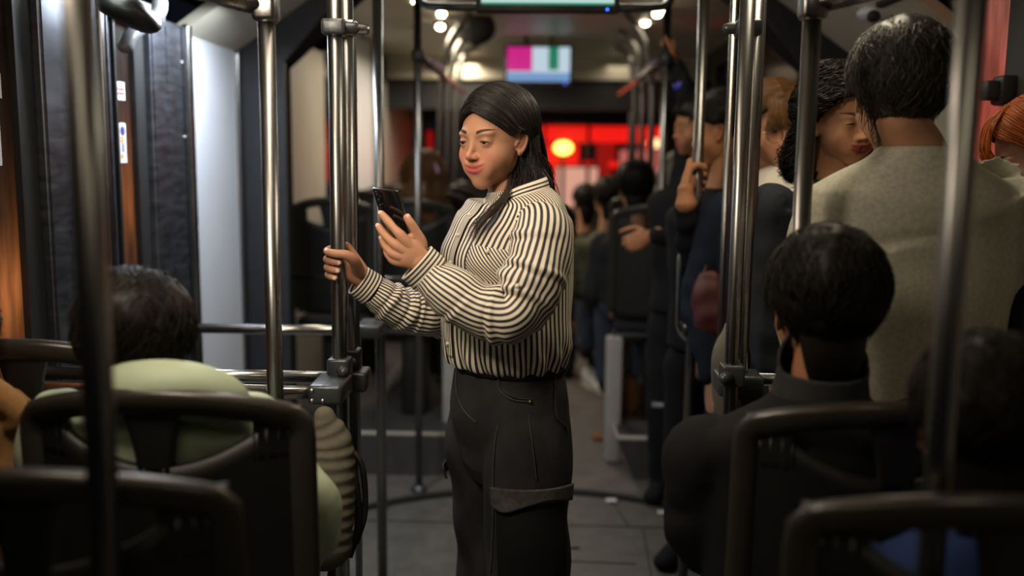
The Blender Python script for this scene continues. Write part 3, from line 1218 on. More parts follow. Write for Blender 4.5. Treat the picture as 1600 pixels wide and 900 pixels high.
# rounded grey partition with a pale rim
p0 = P(1062, 285, 5.2)
t = thing('partition_panel', 'tall rounded grey panel with a pale rim behind the hand on the pole', 'partition', (p0.x, 5.2, .19))
b = MB()
cx, cz = p0.x + .03, p0.z
pts = [(cx - .15, .19)] + [(cx - .15 * math.cos(a), cz + .0 + .17 * math.sin(a)) for a in np.linspace(0, PI, 17)] + [(cx + .15, .19)]
quad_prism(b, pts, 5.2, 5.23)
mk('panel', b, 'grey_panel', t, angle=40)
b = MB()
sweep(b, [(x_, 5.2, z_) for x_, z_ in pts], .013, m=10, up=(0, 1, 0))
mk('rim', b, 'cream_panel', t)

# ------------------------------------------------------------------ outside the rear and side windows


def glowbox(name, label, cat, px0, px1, py0, py1, d, m_, th=.12, frame=True, grp=None):
    a, c = P(px0, py1, d), P(px1, py0, d)
    t = thing(name, label, cat, ((a.x + c.x) / 2, d, a.z), grp)
    b = MB()
    box(b, a.x, c.x, d - .01, d + .01, a.z, c.z, .004)
    mk('face', b, m_, t)
    b = MB()
    box(b, a.x - .02, c.x + .02, d + .01, d + th, a.z - .02, c.z + .02, .01)
    mk('case', b, 'dark_panel', t)
    b = MB()
    xm = (a.x + c.x) / 2
    box(b, xm - .03, xm + .03, d + th, d + th + .05, -.3, c.z - .02, .004)
    mk('post', b, 'dark_panel', t)
    return t


glowbox('illuminated_sign', 'glowing red band across the top of the rear window', 'sign', 835, 1100, 199, 222, 11.2, 'red_glow')
glowbox('red_light_box', 'tall red lit panel at the left of the rear window beside her hair', 'sign', 780, 905, 224, 300, 11.25, 'red_glow')
glowbox('red_light_box', 'dim red lit column in the middle of the rear window', 'sign', 930, 962, 224, 345, 11.2, 'red_deep')
glowbox('red_light_box', 'orange red lit panel at the right of the rear window', 'sign', 1005, 1100, 224, 262, 11.25, 'red_glow')
glowbox('red_light_box', 'narrow red lit panel far at the left of the rear window', 'sign', 660, 676, 205, 262, 11.25, 'red_deep')
glowbox('lit_shop_window', 'pale pink lit shop window low in the rear window', 'shop window', 868, 934, 262, 340, 11.0, 'pale_glow')
glowbox('lit_shop_window', 'dull amber lit shop window above the black-haired passenger', 'shop window', 966, 1030, 235, 340, 11.0, 'pink_glow')
for (px, py, d, r, m_, lab) in ((880, 231, 10.9, .095, 'yellow_lamp', 'bright yellow street lamp in the rear window beside her hair'),
                                (1022, 224, 10.9, .065, 'amber_lamp', 'amber street lamp at the right of the rear window'),
                                (958, 257, 10.7, .05, 'red_glow', 'small round red tail lamp above the black-haired passenger'),
                                (919, 255, 10.7, .045, 'red_glow', 'small round red tail lamp left of the dim column'),
                                (1069, 216, 10.7, .035, 'amber_lamp', 'tiny amber lamp just above the rounded grey panel')):
    p = P(px, py, d)
    t = thing('street_lamp', lab, 'street lamp', p)
    b = MB()
    ellipsoid(b, p, (r * 1.1, r * .5, r * .8), 10, 16)
    mk('lamp_head', b, m_, t)
    b = MB()
    sweep(b, [(p.x, p.y + .06, p.z), (p.x, p.y + .06, -.1)], .02, m=8, up=(0, 1, 0))
    mk('post', b, 'dark_panel', t)
for (px, py, x, r, m_, lab) in ((1128, 12, 2.2, .07, 'red_glow', 'red lamp seen high through the right rear window'), (1127, 68, 2.3, .10, 'red_glow', 'large round red lamp seen through the right rear window'),
                                (1188, 42, 2.1, .035, 'red_glow', 'small red lamp beside the top clamp of the triple pole'), (1205, 67, 2.1, .045, 'red_glow', 'red lamp under the right sloping beam'),
                                (622, 56, -1.9, .065, 'amber_red', 'orange red lamp seen through the left rear window')):
    if m_ == 'amber_red' and m_ not in MATS:
        emis('amber_red', (1.0, .10, .03), .8)
    v = P(px, py, 1.0) - CAM
    p = CAM + v * (x / v.x)
    t = thing('street_lamp', lab, 'street lamp', p)
    b = MB()
    ellipsoid(b, p, (r, r, r), 10, 16)
    mk('lamp_head', b, m_, t)
    b = MB()
    sweep(b, [(p.x + (.1 if x > 0 else -.1), p.y, p.z), (p.x + (.1 if x > 0 else -.1), p.y, -.1)], .02, m=8, up=(0, 1, 0))
    mk('post', b, 'dark_panel', t)
b = MB()
box(b, -6, 6, Y0, 16, -.35, -.30)
struct('floor_street', b, 'rubber_sheen')

# ================================================================== people
def skin_material(name, rough=0.55):
    m, nt, b = new_mat(name)
    at = N(nt, 'ShaderNodeAttribute', attribute_name='Tone')
    tc = N(nt, 'ShaderNodeTexCoord')
    nz = N(nt, 'ShaderNodeTexNoise', Scale=90.0, Detail=3.0)
    nt.links.new(tc.outputs['Object'], nz.inputs['Vector'])
    r = N(nt, 'ShaderNodeMapRange')
    r.inputs['To Min'].default_value = 0.90
    r.inputs['To Max'].default_value = 1.10
    nt.links.new(nz.outputs['Fac'], r.inputs['Value'])
    mx = N(nt, 'ShaderNodeMix', data_type='RGBA', blend_type='MULTIPLY')
    mx.inputs[0].default_value = 1.0
    nt.links.new(at.outputs['Color'], mx.inputs[6])
    nt.links.new(r.outputs[0], mx.inputs[7])
    nt.links.new(mx.outputs[2], b.inputs['Base Color'])
    b.inputs['Roughness'].default_value = rough
    b.inputs['Subsurface Weight'].default_value = 0.07
    b.inputs['Specular IOR Level'].default_value = 0.25
    b.inputs['Subsurface Radius'].default_value = (0.010, 0.004, 0.002)
    b.inputs['Subsurface Scale'].default_value = 0.6
    nb = N(nt, 'ShaderNodeTexNoise', Scale=420.0, Detail=2.0)
    nt.links.new(tc.outputs['Object'], nb.inputs['Vector'])
    bp = N(nt, 'ShaderNodeBump', Strength=0.10, Distance=0.001)
    nt.links.new(nb.outputs['Fac'], bp.inputs['Height'])
    nt.links.new(bp.outputs[0], b.inputs['Normal'])
    return m


skin_material('skin')


def hair_material(name, col, rough=0.38):
    m, nt, b = new_mat(name)
    b.inputs['Base Color'].default_value = (*col, 1)
    b.inputs['Roughness'].default_value = rough
    b.inputs['Specular IOR Level'].default_value = 0.42
    tc = N(nt, 'ShaderNodeTexCoord')
    nz = N(nt, 'ShaderNodeTexNoise', Scale=70.0, Detail=3.0)
    nt.links.new(tc.outputs['Object'], nz.inputs['Vector'])
    r = N(nt, 'ShaderNodeMapRange')
    r.inputs['To Min'].default_value = 0.5
    r.inputs['To Max'].default_value = 1.6
    nt.links.new(nz.outputs['Fac'], r.inputs['Value'])
    mx = N(nt, 'ShaderNodeMix', data_type='RGBA', blend_type='MULTIPLY')
    mx.inputs[0].default_value = 1.0
    mx.inputs[6].default_value = (*col, 1)
    nt.links.new(r.outputs[0], mx.inputs[7])
    nt.links.new(mx.outputs[2], b.inputs['Base Color'])
    return m


hair_material('hair_black', (0.011, 0.0080, 0.0062), 0.46)
hair_material('hair_dark', (0.008, 0.006, 0.005), 0.5)
MATS['hair_dark'].node_tree.nodes['Principled BSDF'].inputs['Specular IOR Level'].default_value = 0.2
hair_material('hair_brown', (0.13, 0.060, 0.020), 0.42)
hair_material('hair_darkbrown', (0.035, 0.020, 0.012), 0.42)
hair_material('hair_red', (0.42, 0.10, 0.018), 0.40)
hair_material('hair_greying', (0.022, 0.019, 0.015), 0.45)


def stripes(name, across, a, c, width=0.47, fn='x', blur=0.06, cream=(0.74, 0.66, 0.54), dark=(0.014, 0.013, 0.016)):
    """woven stripes that follow the cloth's own coordinates"""
    m, nt, b = new_mat(name)
    uv = N(nt, 'ShaderNodeUVMap')
    uv.uv_map = 'UVMap'
    sp = N(nt, 'ShaderNodeSeparateXYZ')
    nt.links.new(uv.outputs[0], sp.inputs[0])
    mu = N(nt, 'ShaderNodeMath', operation='MULTIPLY')
    mu.inputs[1].default_value = across
    nt.links.new(sp.outputs[0 if fn == 'x' else 1], mu.inputs[0])
    fr = N(nt, 'ShaderNodeMath', operation='FRACT')
    nt.links.new(mu.outputs[0], fr.inputs[0])
    rp = N(nt, 'ShaderNodeValToRGB')
    e = rp.color_ramp.elements
    e[0].position, e[0].color = 0.0, (*dark, 1)
    e[1].position, e[1].color = 1.0, (*dark, 1)
    for pos, cl in ((width * .5 - blur / 2, dark), (width * .5 + blur / 2, cream), (1 - width * .5 - blur / 2, cream), (1 - width * .5 + blur / 2, dark)):
        x = e.new(pos)
        x.color = (*cl, 1)
    nt.links.new(fr.outputs[0], rp.inputs[0])
    nt.links.new(rp.outputs[0], b.inputs['Base Color'])
    b.inputs['Roughness'].default_value = 0.62
    b.inputs['Sheen Weight'].default_value = 0.0
    return m


stripes('shirt_body_cloth', 74, 0, 0)
stripes('shirt_sleeve_cloth', 30, 0, 0)
stripes('shirt_cuff_cloth', 118, 0, 0, fn='y')
stripes('shirt_collar_cloth', 120, 0, 0, fn='x')
stripes('shirt_pocket_cloth', 100, 0, 0, fn='x')
mat('denim', (0.026, 0.026, 0.029), 0.85, var=0.45, scale=9, bump=0.3, bscale=350, stretch=(1, 1, .5))
mat('denim_worn', (0.062, 0.060, 0.060), 0.85, var=0.4, scale=40, bump=0.3, bscale=350)
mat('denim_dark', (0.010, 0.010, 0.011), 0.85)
mat('phone_glass', (0.006, 0.006, 0.008), 0.12, coat=0.6)
mat('phone_frame', (0.16, 0.15, 0.13), 0.25, 1.0)
mat('lens_glass', (0.015, 0.015, 0.02), 0.08)
mat('pearl', (0.62, 0.56, 0.46), 0.3)
mat('rivet', (0.6, 0.5, 0.3), 0.3, 1.0)
mat('eye_white', (0.55, 0.50, 0.47), 0.2)
mat('iris_brown', (0.025, 0.012, 0.007), 0.15)
mat('lash', (0.008, 0.006, 0.005), 0.6)
mat('nail', (0.78, 0.52, 0.44), 0.25)
mat('nail_pink', (0.75, 0.30, 0.26), 0.25)


def cloth(name, col, var=0.12, scale=60, bump=0.35, rough=0.9, sheen=0.0):
    return mat(name, col, rough, var=var, scale=scale, bump=bump, bscale=500, sheen=sheen)


cloth('grey_tee', (0.37, 0.355, 0.285), var=0.16, scale=110)
cloth('pale_green_jacket', (0.36, 0.43, 0.30), var=0.05, scale=12, bump=0.1, rough=0.6)
cloth('green_lining', (0.05, 0.19, 0.07), var=0.1)
cloth('tan_jacket', (0.24, 0.125, 0.048), var=0.12)
cloth('black_cloth', (0.011, 0.011, 0.013))
cloth('black_knit', (0.016, 0.019, 0.026), bump=0.3)
cloth('charcoal_cloth', (0.030, 0.031, 0.034))
cloth('blue_cloth', (0.018, 0.035, 0.11))
cloth('white_shirt', (0.62, 0.58, 0.50), var=0.04)
cloth('navy_cloth', (0.012, 0.016, 0.028))
cloth('camo_cloth', (0.085, 0.09, 0.06), var=0.7, scale=22)
cloth('maroon_leather', (0.075, 0.016, 0.018), var=0.15, rough=0.5)
cloth('beige_knit', (0.15, 0.135, 0.105), var=0.12)
cloth('brown_leather', (0.10, 0.045, 0.018), var=0.3)
cloth('jeans_cloth', (0.05, 0.06, 0.09), var=0.3)
mat('sneaker_white', (0.60, 0.60, 0.62), 0.5)
mat('bracelet_blue', (0.05, 0.05, 0.45), 0.4)
mat('wire_gold', (0.45, 0.33, 0.14), 0.3, 1.0)


# ---- head
def sd_ell(p, c, r):
    q = p - np.array(c)
    r = np.array(r)
    k0 = np.linalg.norm(q / r, axis=1)
    k1 = np.linalg.norm(q / (r * r), axis=1) + 1e-9
    return k0 * (k0 - 1.0) / k1


def sd_cap(p, a, b_, ra, rb):
    a, b_ = np.array(a), np.array(b_)
    pa, ba = p - a, b_ - a
    h = np.clip((pa @ ba) / (ba @ ba), 0, 1)
    return np.linalg.norm(pa - h[:, None] * ba, axis=1) - (ra + (rb - ra) * h)


def smin(a, b_, k):
    h = np.clip(0.5 + 0.5 * (b_ - a) / k, 0, 1)
    return b_ * (1 - h) + a * h - k * h * (1 - h)


def smax(a, b_, k):
    return -smin(-a, -b_, k)


def head_sdf(p, open_mouth=0.0, smile=1.0, cheek=1.0, lids=0.0024):
    x = p[:, 0]
    s = p.copy()
    s[:, 0] = np.abs(x)
    d = sd_ell(s, (0, -.014, .033), (.0745, .094, .083))
    d = smin(d, sd_ell(s, (0, .022, -.012), (.0640, .064, .080)), .02)
    d = smin(d, sd_ell(s, (0, .022, -.054), (.0490, .056, .041)), .02)
    d = smin(d, sd_ell(s, (0, .063, -.089), (.0215, .019, .018)), .022)
    d = smin(d, sd_ell(s, (.037, .051, -.032), (.026, .027, .026)), .018 * cheek)
    d = smin(d, sd_ell(s, (.012, .071, -.056), (.029, .014, .024)), .014)
    d = smin(d, sd_ell(s, (.022, .070, .019), (.026, .016, .009)), .012)
    d = smax(d, -sd_ell(s, (.031, .098, .002), (.017, .014, .0085)), .012)
    d = smin(d, sd_ell(s, (.031, .0722, .000), (.0138, .0138, .0128)), .005)
    d = smax(d, -sd_ell(s, (.031, .090, -.0015), (.0125, .0095, lids)), .0015)
    d = smin(d, sd_cap(s, (0, .082, .006), (0, .0970, -.027), .0046, .0064), .010)
    d = smin(d, sd_ell(s, (0, .0985, -.0295), (.0084, .0085, .0076)), .007)
    d = smin(d, sd_ell(s, (.0104, .0900, -.0325), (.0062, .0090, .0058)), .005)
    d = smax(d, -sd_ell(s, (.0058, .0930, -.0390), (.0030, .0044, .0022)), .002)
    q = s.copy()
    q[:, 2] -= smile * 8.0 * s[:, 0] ** 2
    d = smin(d, sd_ell(q, (0, .0825, -.0520), (.0275, .0085, .0044)), .005)
    d = smin(d, sd_ell(q, (0, .0815, -.0625), (.0235, .0095, .0062)), .005)
    d = smax(d, -sd_ell(q, (0, .0940, -.0575), (.0310, .0085, .0008 + open_mouth)), .0020)
    d = smax(d, -sd_ell(s, (0, .096, -.0765), (.016, .010, .0045)), .008)
    return d


_ico = {}


def ico_dirs(sub):
    if sub not in _ico:
        bm = bmesh.new()
        bmesh.ops.create_icosphere(bm, subdivisions=sub, radius=1)
        bm.verts.index_update()
        _ico[sub] = (np.array([v.co for v in bm.verts]), [[v.index for v in f.verts] for f in bm.faces])
        bm.free()
    return _ico[sub]


def radial_surface(sdf, o, sub, rmax=.17, rmin=.015):
    D, F = ico_dirs(sub)
    o = np.array(o)
    n = len(D)
    hi = np.full(n, rmax)
    found = np.zeros(n, bool)
    step = (rmax - rmin) / 110
    t = np.full(n, rmax)
    for k in range(110):
        act = ~found
        if not act.any():
            break
        v = sdf(o + D[act] * t[act][:, None])
        idx = np.where(act)[0]
        inside = v < 0
        found[idx[inside]] = True
        t[idx[~inside]] -= step
    lo, hi = t.copy(), t + step
    for k in range(14):
        m_ = 0.5 * (lo + hi)
        v = sdf(o + D * m_[:, None])
        lo = np.where(v < 0, m_, lo)
        hi = np.where(v < 0, hi, m_)
    return o + D * lo[:, None], F


def rot_head(yaw, pitch, roll):
    """yaw: compass angle of the face (degrees, 0 = deeper into the bus, 180 = to the camera); pitch down positive"""
    return np.array(Matrix.Rotation(math.radians(yaw), 3, 'Z') @ Matrix.Rotation(-math.radians(pitch), 3, 'X') @ Matrix.Rotation(math.radians(roll), 3, 'Y'))


class Head:
    def __init__(s, c, yaw, pitch=0, roll=0, scale=1.0, sub=5, **kw):
        s.c, s.R, s.k, s.kw, s.sub = np.array(c), rot_head(yaw, pitch, roll), scale, kw, sub

    def w(s, p):
        return s.c + s.k * (np.atleast_2d(np.array(p, float)) @ s.R.T)

    def w1(s, p):
        return s.w(p)[0]

    def loc(s, p):
        return ((np.atleast_2d(p) - s.c) / s.k) @ s.R

    def mesh(s, mb):
        V, F = radial_surface(lambda q: head_sdf(q, **s.kw), (0, .008, -.004), s.sub)
        mb.add(s.w(V), F)
        for sd in (-1, 1):
            t = MB()
            E = np.array((sd * .0680, .004, -.006))
            u = nrm((-sd * .30, .9, 0))
            w_ = nrm((0, -.16, 1))
            n_ = nrm(np.cross(u, w_)) * (1 if np.dot(np.cross(u, w_), (sd, 0, 0)) > 0 else -1)
            pp = [(.009, .002), (.012, .016), (.003, .026), (-.011, .022), (-.016, .007), (-.012, -.010), (-.005, -.022), (.004, -.025)]
            pts = [E + u * a * .92 + w_ * c * .92 + n_ * .006 for a, c in pp]
            limb(t, [(*q, .0036) for q in pts], 34, 10, tuple(n_))
            rot = np.array([u, n_, w_]).T
            ellipsoid(t, E + n_ * .001, (.0135, .0048, .022), 12, 16, rot=rot)
            ellipsoid(t, E + u * .012 + w_ * -.004 + n_ * .003, (.004, .005, .006), 8, 10, rot=rot)
            ellipsoid(t, E - w_ * .023 + n_ * .004, (.007, .005, .008), 8, 12, rot=rot)
            ellipsoid(t, E - u * .004 + w_ * .004 + n_ * .004, (.006, .004, .014), 8, 12, rot=rot)
            tv = np.array(t.v)
            mb.add(s.w(tv), t.f)
        return mb

    def tones(s, V, base, lips, brow, blush, makeup=1.0):
        """true colours of skin, lips and brows by where they lie on the face"""
        L = s.loc(V)
        x, y, z = np.abs(L[:, 0]), L[:, 1], L[:, 2]
        C = np.tile(np.array(base), (len(L), 1))

        def blend(mask, col):
            m_ = np.clip(mask, 0, 1)[:, None]
            C[:] = C * (1 - m_) + np.array(col) * m_
        front = np.clip((y - .045) / .02, 0, 1)
        blend(.42 * makeup * np.exp(-(((x - .040) / .020) ** 2 + ((z + .034) / .018) ** 2)) * front, blush)
        blend(.30 * makeup * np.exp(-((x / .012) ** 2 + ((z + .031) / .010) ** 2)) * front, blush)
        zz = z - s.kw.get('smile', 1.0) * 8.0 * x ** 2
        wl = np.clip((.0295 - x) / .003, 0, 1)
        up = np.clip((.0056 * (1 - (x / .0305) ** 2) - np.abs(zz + .0545)) / .0014 + .2, 0, 1)
        lw = np.clip((.0074 * (1 - (x / .0305) ** 2) - np.abs(zz + .0632)) / .0014 + .2, 0, 1)
        blend(np.maximum(up, lw) * wl * (y > .07), lips)
        blend(np.exp(-((zz + .0582) / .0010) ** 2) * wl * (y > .06) * .3, tuple(.25 * np.array(lips)))
        zb = .0205 + .006 * np.sin(np.clip((x - .012) / .042, 0, 1) * PI * .72) - .0
        th = .0037 * np.clip((.056 - x) / .03, 0.15, 1)
        b_ = np.clip((th - np.abs(z - zb)) / .0012 + .4, 0, 1) * np.clip((x - .012) / .004, 0, 1) * np.clip((.055 - x) / .006, 0, 1)
        blend(b_ * (y > .03) * .96, brow)
        ey = ((x - .031) / .0165) ** 2 + ((z - .002) / .0085) ** 2
        blend(.35 * makeup * np.exp(-ey * 1.2) * front, tuple(.45 * np.array(base)))
        inear = (x > .070) & (y < .03)
        blend(inear * .25, (base[0] * 1.05, base[1] * .75, base[2] * .7))
        return C

    def eyes(s, parent, gaze=(0, 0, -.3), lash=True):
        for sd in (-1, 1):
            b_ = MB()
            c = np.array((sd * .031, .0722, 0.0))
            n_, m_ = 16, 20
            g = nrm(np.array((gaze[0], 1.0, gaze[2])))
            t = MB()
            ellipsoid(t, (0, 0, 0), (.0122, .0122, .0122), 20, 28)
            V = np.array(t.v)
            mi = []
            for f in t.f:
                cen = nrm(V[f].mean(axis=0))
                mi.append(1 if np.dot(cen, g) > .88 else 0)
            for f, k in zip(t.f, mi):
                pass
            b_.add(s.w(V + c), t.f)
            b_.m = mi
            mk('eye', b_, ('eye_white', 'iris_brown'), parent)
            if lash:
                b_ = MB()
                pts = []
                for u in np.linspace(-1, 1, 9):
                    xx = u * .0135
                    pts.append((sd * .031 + sd * xx, .0722 + math.sqrt(max(1e-6, .0146 ** 2 - (xx * .85) ** 2)) - .0004, .0012 + .0016 * (1 - u * u) - .0006 * u))
                pts = [s.w1(q) for q in pts]
                limb(b_, [(*q, r_) for q, r_ in zip(pts, [.0004, .0008, .0011, .0013, .0014, .0014, .0013, .0010, .0004])], 24, 8)
                mk('eyelashes', b_, 'lash', parent)


def set_tone(me, C):
    a = me.color_attributes.new('Tone', 'FLOAT_COLOR', 'POINT')
    a.data.foreach_set('color', np.hstack([C, np.ones((len(C), 1))]).ravel())


def join_mb(*parts):
    o = MB()
    for p_ in parts:
        o.add(p_.v, p_.f, p_.uv)
    return o


# ---- hair strands: thin three sided tubes
def strands(paths, r0, name, m_, parent, m=3, cap=None):
    """paths: array (k, n, 3); every strand a thin tapering tube, all in one mesh (hair)"""
    Pp = np.array(paths, float)
    k, n = Pp.shape[:2]
    T = np.gradient(Pp, axis=1)
    T /= np.linalg.norm(T, axis=2, keepdims=True) + 1e-9
    ref = RNG.normal(size=(k, 1, 3))
    A = np.cross(T, ref)
    A /= np.linalg.norm(A, axis=2, keepdims=True) + 1e-9
    Bv = np.cross(T, A)
    taper = np.interp(np.linspace(0, 1, n), [0, .1, .75, 1], [.8, 1, .9, .15])[None, :, None]
    rr = (r0 * (0.7 + .6 * RNG.rand(k)))[:, None, None] * taper
    V = np.empty((k, n, m, 3))
    for j in range(m):
        a = 2 * PI * j / m
        V[:, :, j] = Pp + rr * (math.cos(a) * A + math.sin(a) * Bv)
    V = V.reshape(-1, 3) - np.array(origin(parent))
    base = np.arange(k)[:, None, None] * (n * m) + np.arange(n - 1)[None, :, None] * m
    js = np.arange(m)[None, None, :]
    j2 = (js + 1) % m
    Fq = np.stack([base + js, base + j2, base + m + j2, base + m + js], axis=-1).reshape(-1, 4)
    me = bpy.data.meshes.new(name)
    me.vertices.add(len(V))
    me.vertices.foreach_set('co', V.ravel())
    me.loops.add(Fq.size)
    me.loops.foreach_set('vertex_index', Fq.ravel().astype(np.int32))
    me.polygons.add(len(Fq))
    me.polygons.foreach_set('loop_start', np.arange(len(Fq), dtype=np.int32) * 4)
    me.polygons.foreach_set('use_smooth', np.ones(len(Fq), bool))
    me.update(calc_edges=True)
    me.validate()
    me.materials.append(MATS[m_])
    if cap is not None:            # the mass of hair under the loose strands
        pass
    return mk(name, None, m_, parent, mesh=me)


def spline_paths(ctrl, n):
    """ctrl (k, c, 3) -> (k, n, 3) Catmull-Rom, all strands at once"""
    c = np.array(ctrl, float)
    q = np.concatenate([2 * c[:, :1] - c[:, 1:2], c, 2 * c[:, -1:] - c[:, -2:-1]], axis=1)
    m_ = c.shape[1]
    out = []
    for s in np.linspace(0, m_ - 1, n):
        i = min(int(s), m_ - 2)
        t = s - i
        a, b_, d, e = q[:, i], q[:, i + 1], q[:, i + 2], q[:, i + 3]
        out.append(0.5 * ((2 * b_) + (-a + d) * t + (2 * a - 5 * b_ + 4 * d - e) * t * t + (-a + 3 * b_ - 3 * d + e) * t ** 3))
    return np.stack(out, axis=1)


def hair_cap(head, mask, thick, sub=5, lump=0.0, seed=1, squash=None):
    """closed shell of hair over the skull; mask(local dirs)->0..1, thick metres"""
    V, F = radial_surface(lambda q: head_sdf(q), (0, .008, -.004), sub)
    o = np.array((0, .008, -.004))
    D = (V - o) / np.linalg.norm(V - o, axis=1)[:, None]
    m_ = np.clip(mask(V), 0, 1)
    rs = np.random.RandomState(seed)
    nz = np.zeros(len(V))
    for k in range(7):
        w_ = rs.normal(size=3) * (30 + 22 * k)
        nz += np.sin(V @ w_ + rs.rand() * 6.28) / (1 + .5 * k)
    t = np.where(m_ > 0, thick(V) if callable(thick) else thick, 0) * m_ - (1 - m_) * .006
    if lump:
        t = t + lump * nz * m_
    V2 = V + D * t[:, None]
    mb = MB()
    mb.add(head.w(V2), F)
    return mb


def cap_mask_short(nape=-.055, front=.085, fz=.062):
    """scalp of short hair: everything above the ears, down to the nape at the back"""
    def f(V):
        x, y, z = np.abs(V[:, 0]), V[:, 1], V[:, 2]
        line = np.where(y > .03, fz - .25 * (.085 - y), np.where(y > -.012, .030 - .35 * (y - .03) * -1 * .2, nape + np.clip((y + .05) / .04, 0, 1) * (.03 - nape) * 1.0))
        return np.clip((z - line) / .008 + .5, 0, 1)
    return f


# ---- hands
def grip_hand(mb, px_, py_, R, zs, wrist, a0=15, a1=232, thumb=None, side=1, palm_d=.030, rf=(.0084, .0088, .0084, .0074), mirror=1, arm=None):
    """fingers closed round a vertical tube at (px_, py_); a0..a1 degrees from the palm side round the back"""
    tips = []
    wdir = np.array((wrist[0] - px_, wrist[1] - py_))
    base = math.atan2(wdir[1], wdir[0])
    for i, z_ in enumerate(zs):
        r = R + rf[i] * .98
        aa = np.radians(np.linspace(a0, a1 - (8, 0, 6, 20)[i], 9))
        pts = []
        for k, a in enumerate(aa):
            ang = base + mirror * a
            rad = r + (.006 if k == 0 else 0)
            pts.append((px_ + rad * math.cos(ang), py_ + rad * math.sin(ang), z_ - .0015 * k))
        rr = [rf[i] * q for q in (1.1, 1.0, 1.04, .98, .95, 1.0, .92, .90, .86)]
        limb(mb, [(*q, r_) for q, r_ in zip(pts, rr)], 30, 12)
        tips.append((pts[-1], pts[-2]))
        # metacarpal: knuckle back to the wrist
        k0 = np.array(pts[0])
        w_ = np.array(wrist) + np.array((0, 0, (1.5 - i) * .011))
        mid = k0 * .55 + w_ * .45 + np.array((0, mirror * .004, 0))
        limb(mb, [cc(k0, .0105), cc(mid, .0125), cc(w_, .0150)], 14, 12)
    limb(mb, [cc((np.array((px_, py_, sum(zs) / 4)) + np.array(wrist)) / 2, .028, .014), cc(wrist, .024, .0185)], 8, 16)
    if thumb:
        limb(mb, [cc(q, r_) for q, r_ in zip(thumb, (.0150, .0125, .0104, .0094, .0080))], 26, 14)
    if arm is not None:
        limb(mb, [cc(wrist, .0245, .0195), cc(np.array(wrist) * .6 + np.array(arm) * .4, .026, .022), cc(arm, .034, .032)], 14, 18)
    return tips


def open_hand(mb, wrist, direc, palm_n, curl=25, scale=1.0, thumb_side=1):
    """relaxed hand: direc = towards the fingertips, palm_n = out of the palm"""
    d, n_ = nrm(direc), nrm(palm_n)
    n_ = nrm(n_ - d * np.dot(n_, d))
    s = np.cross(d, n_) * thumb_side
    w_ = np.array(wrist, float)
    k = scale
    limb(mb, [cc(w_ - d * .03 * k, .018 * k, .026 * k), cc(w_ + d * .012 * k, .016 * k, .026 * k), cc(w_ + d * .05 * k, .014 * k, .038 * k), cc(w_ + d * .085 * k, .011 * k, .038 * k)], 16, 18, tuple(n_))
    for i, (off, ln, r) in enumerate(((.030, .070, .0085), (.010, .078, .0088), (-.010, .072, .0084), (-.029, .056, .0074))):
        p0 = w_ + d * (.082 - .004 * abs(i - 1)) * k + s * off * k
        pts = [p0 - d * .02 * k, p0]
        a = 0
        q = p0
        for j, f in enumerate((.45, .30, .25)):
            a += math.radians(curl * (1 + .3 * j))
            dd = d * math.cos(a) + n_ * math.sin(a)
            q = q + dd * ln * f * k
            pts.append(q)
        limb(mb, [cc(p_, r * k * g) for p_, g in zip(pts, (1.1, 1.05, 1.0, .95, .82))], 22, 10)
    t0 = w_ + d * .025 * k + s * .026 * k
    tp = [t0, t0 + (d * .5 + s * .7 + n_ * .3) * .035 * k, t0 + (d * 1.0 + s * .7 + n_ * .45) * .05 * k, t0 + (d * 1.35 + s * .6 + n_ * .6) * .062 * k]
    limb(mb, [cc(p_, g * k) for p_, g in zip(tp, (.014, .0115, .0102, .0080))], 18, 12)


def wrinkle(seed, amp, freq=(30, 9), k=6):
    rs = np.random.RandomState(seed)
    par = [(rs.uniform(.5, 1) * freq[0], rs.randint(-3, 4), rs.rand() * 6.28, rs.uniform(.4, 1)) for _ in range(k)]

    def f(t, a):
        v = 0
        for (w_, n_, ph, g) in par:
            v = v + g * np.sin(w_ * t + n_ * a + ph + .8 * np.sin(2 * a + ph))
        return amp(t) * v / k ** .5 if callable(amp) else amp * v / k ** .5
    return f


# ================================================================== the woman with the phone
WD = 2.17
W_yaw = 142.5
w_base = (P(800, 560, WD).x, WD, 0.0)
woman = thing('person', 'woman in striped shirt and black cargo jeans looking at her phone, holding the pole', 'person', w_base)
SK = (0.46, 0.235, 0.142)
LIPS = (0.50, 0.115, 0.115)
hd = Head(P(777, 217.5, WD), W_yaw, pitch=6, roll=0, scale=.985, sub=6, lids=.0026, smile=1.2)
bf = MB()
hd.mesh(bf)
neck_lo, neck_hi = PA(800, 312, WD + .01), hd.w1((0, -.028, -.050))
limb(bf, [cc(PA(803, 335, WD + .02), .060, .065), cc(neck_lo, .056, .056), cc((neck_lo + neck_hi) / 2, .049, .050), cc(neck_hi, .050, .048)], 20, 28, (0, 1, 0))
fine = remesh(bf, .0016, 1)

# arms and hands
hz = [P(530, y, 2.12).z for y in (387, 400, 412.5, 424)]
wristR = PA(566, 434, 2.165)
th = [PA(560, 422, 2.135), PA(553, 407, 2.098), PA(540, 398, 2.082), PA(524, 396.5, 2.086), PA(512, 394, 2.094)]
hb = MB()
tipsR = grip_hand(hb, PX, PY, .0165, hz, wristR, a0=18, a1=240, thumb=th, mirror=1, arm=PA(620, 470, 2.21))
handR = remesh(hb, .0014, 3)

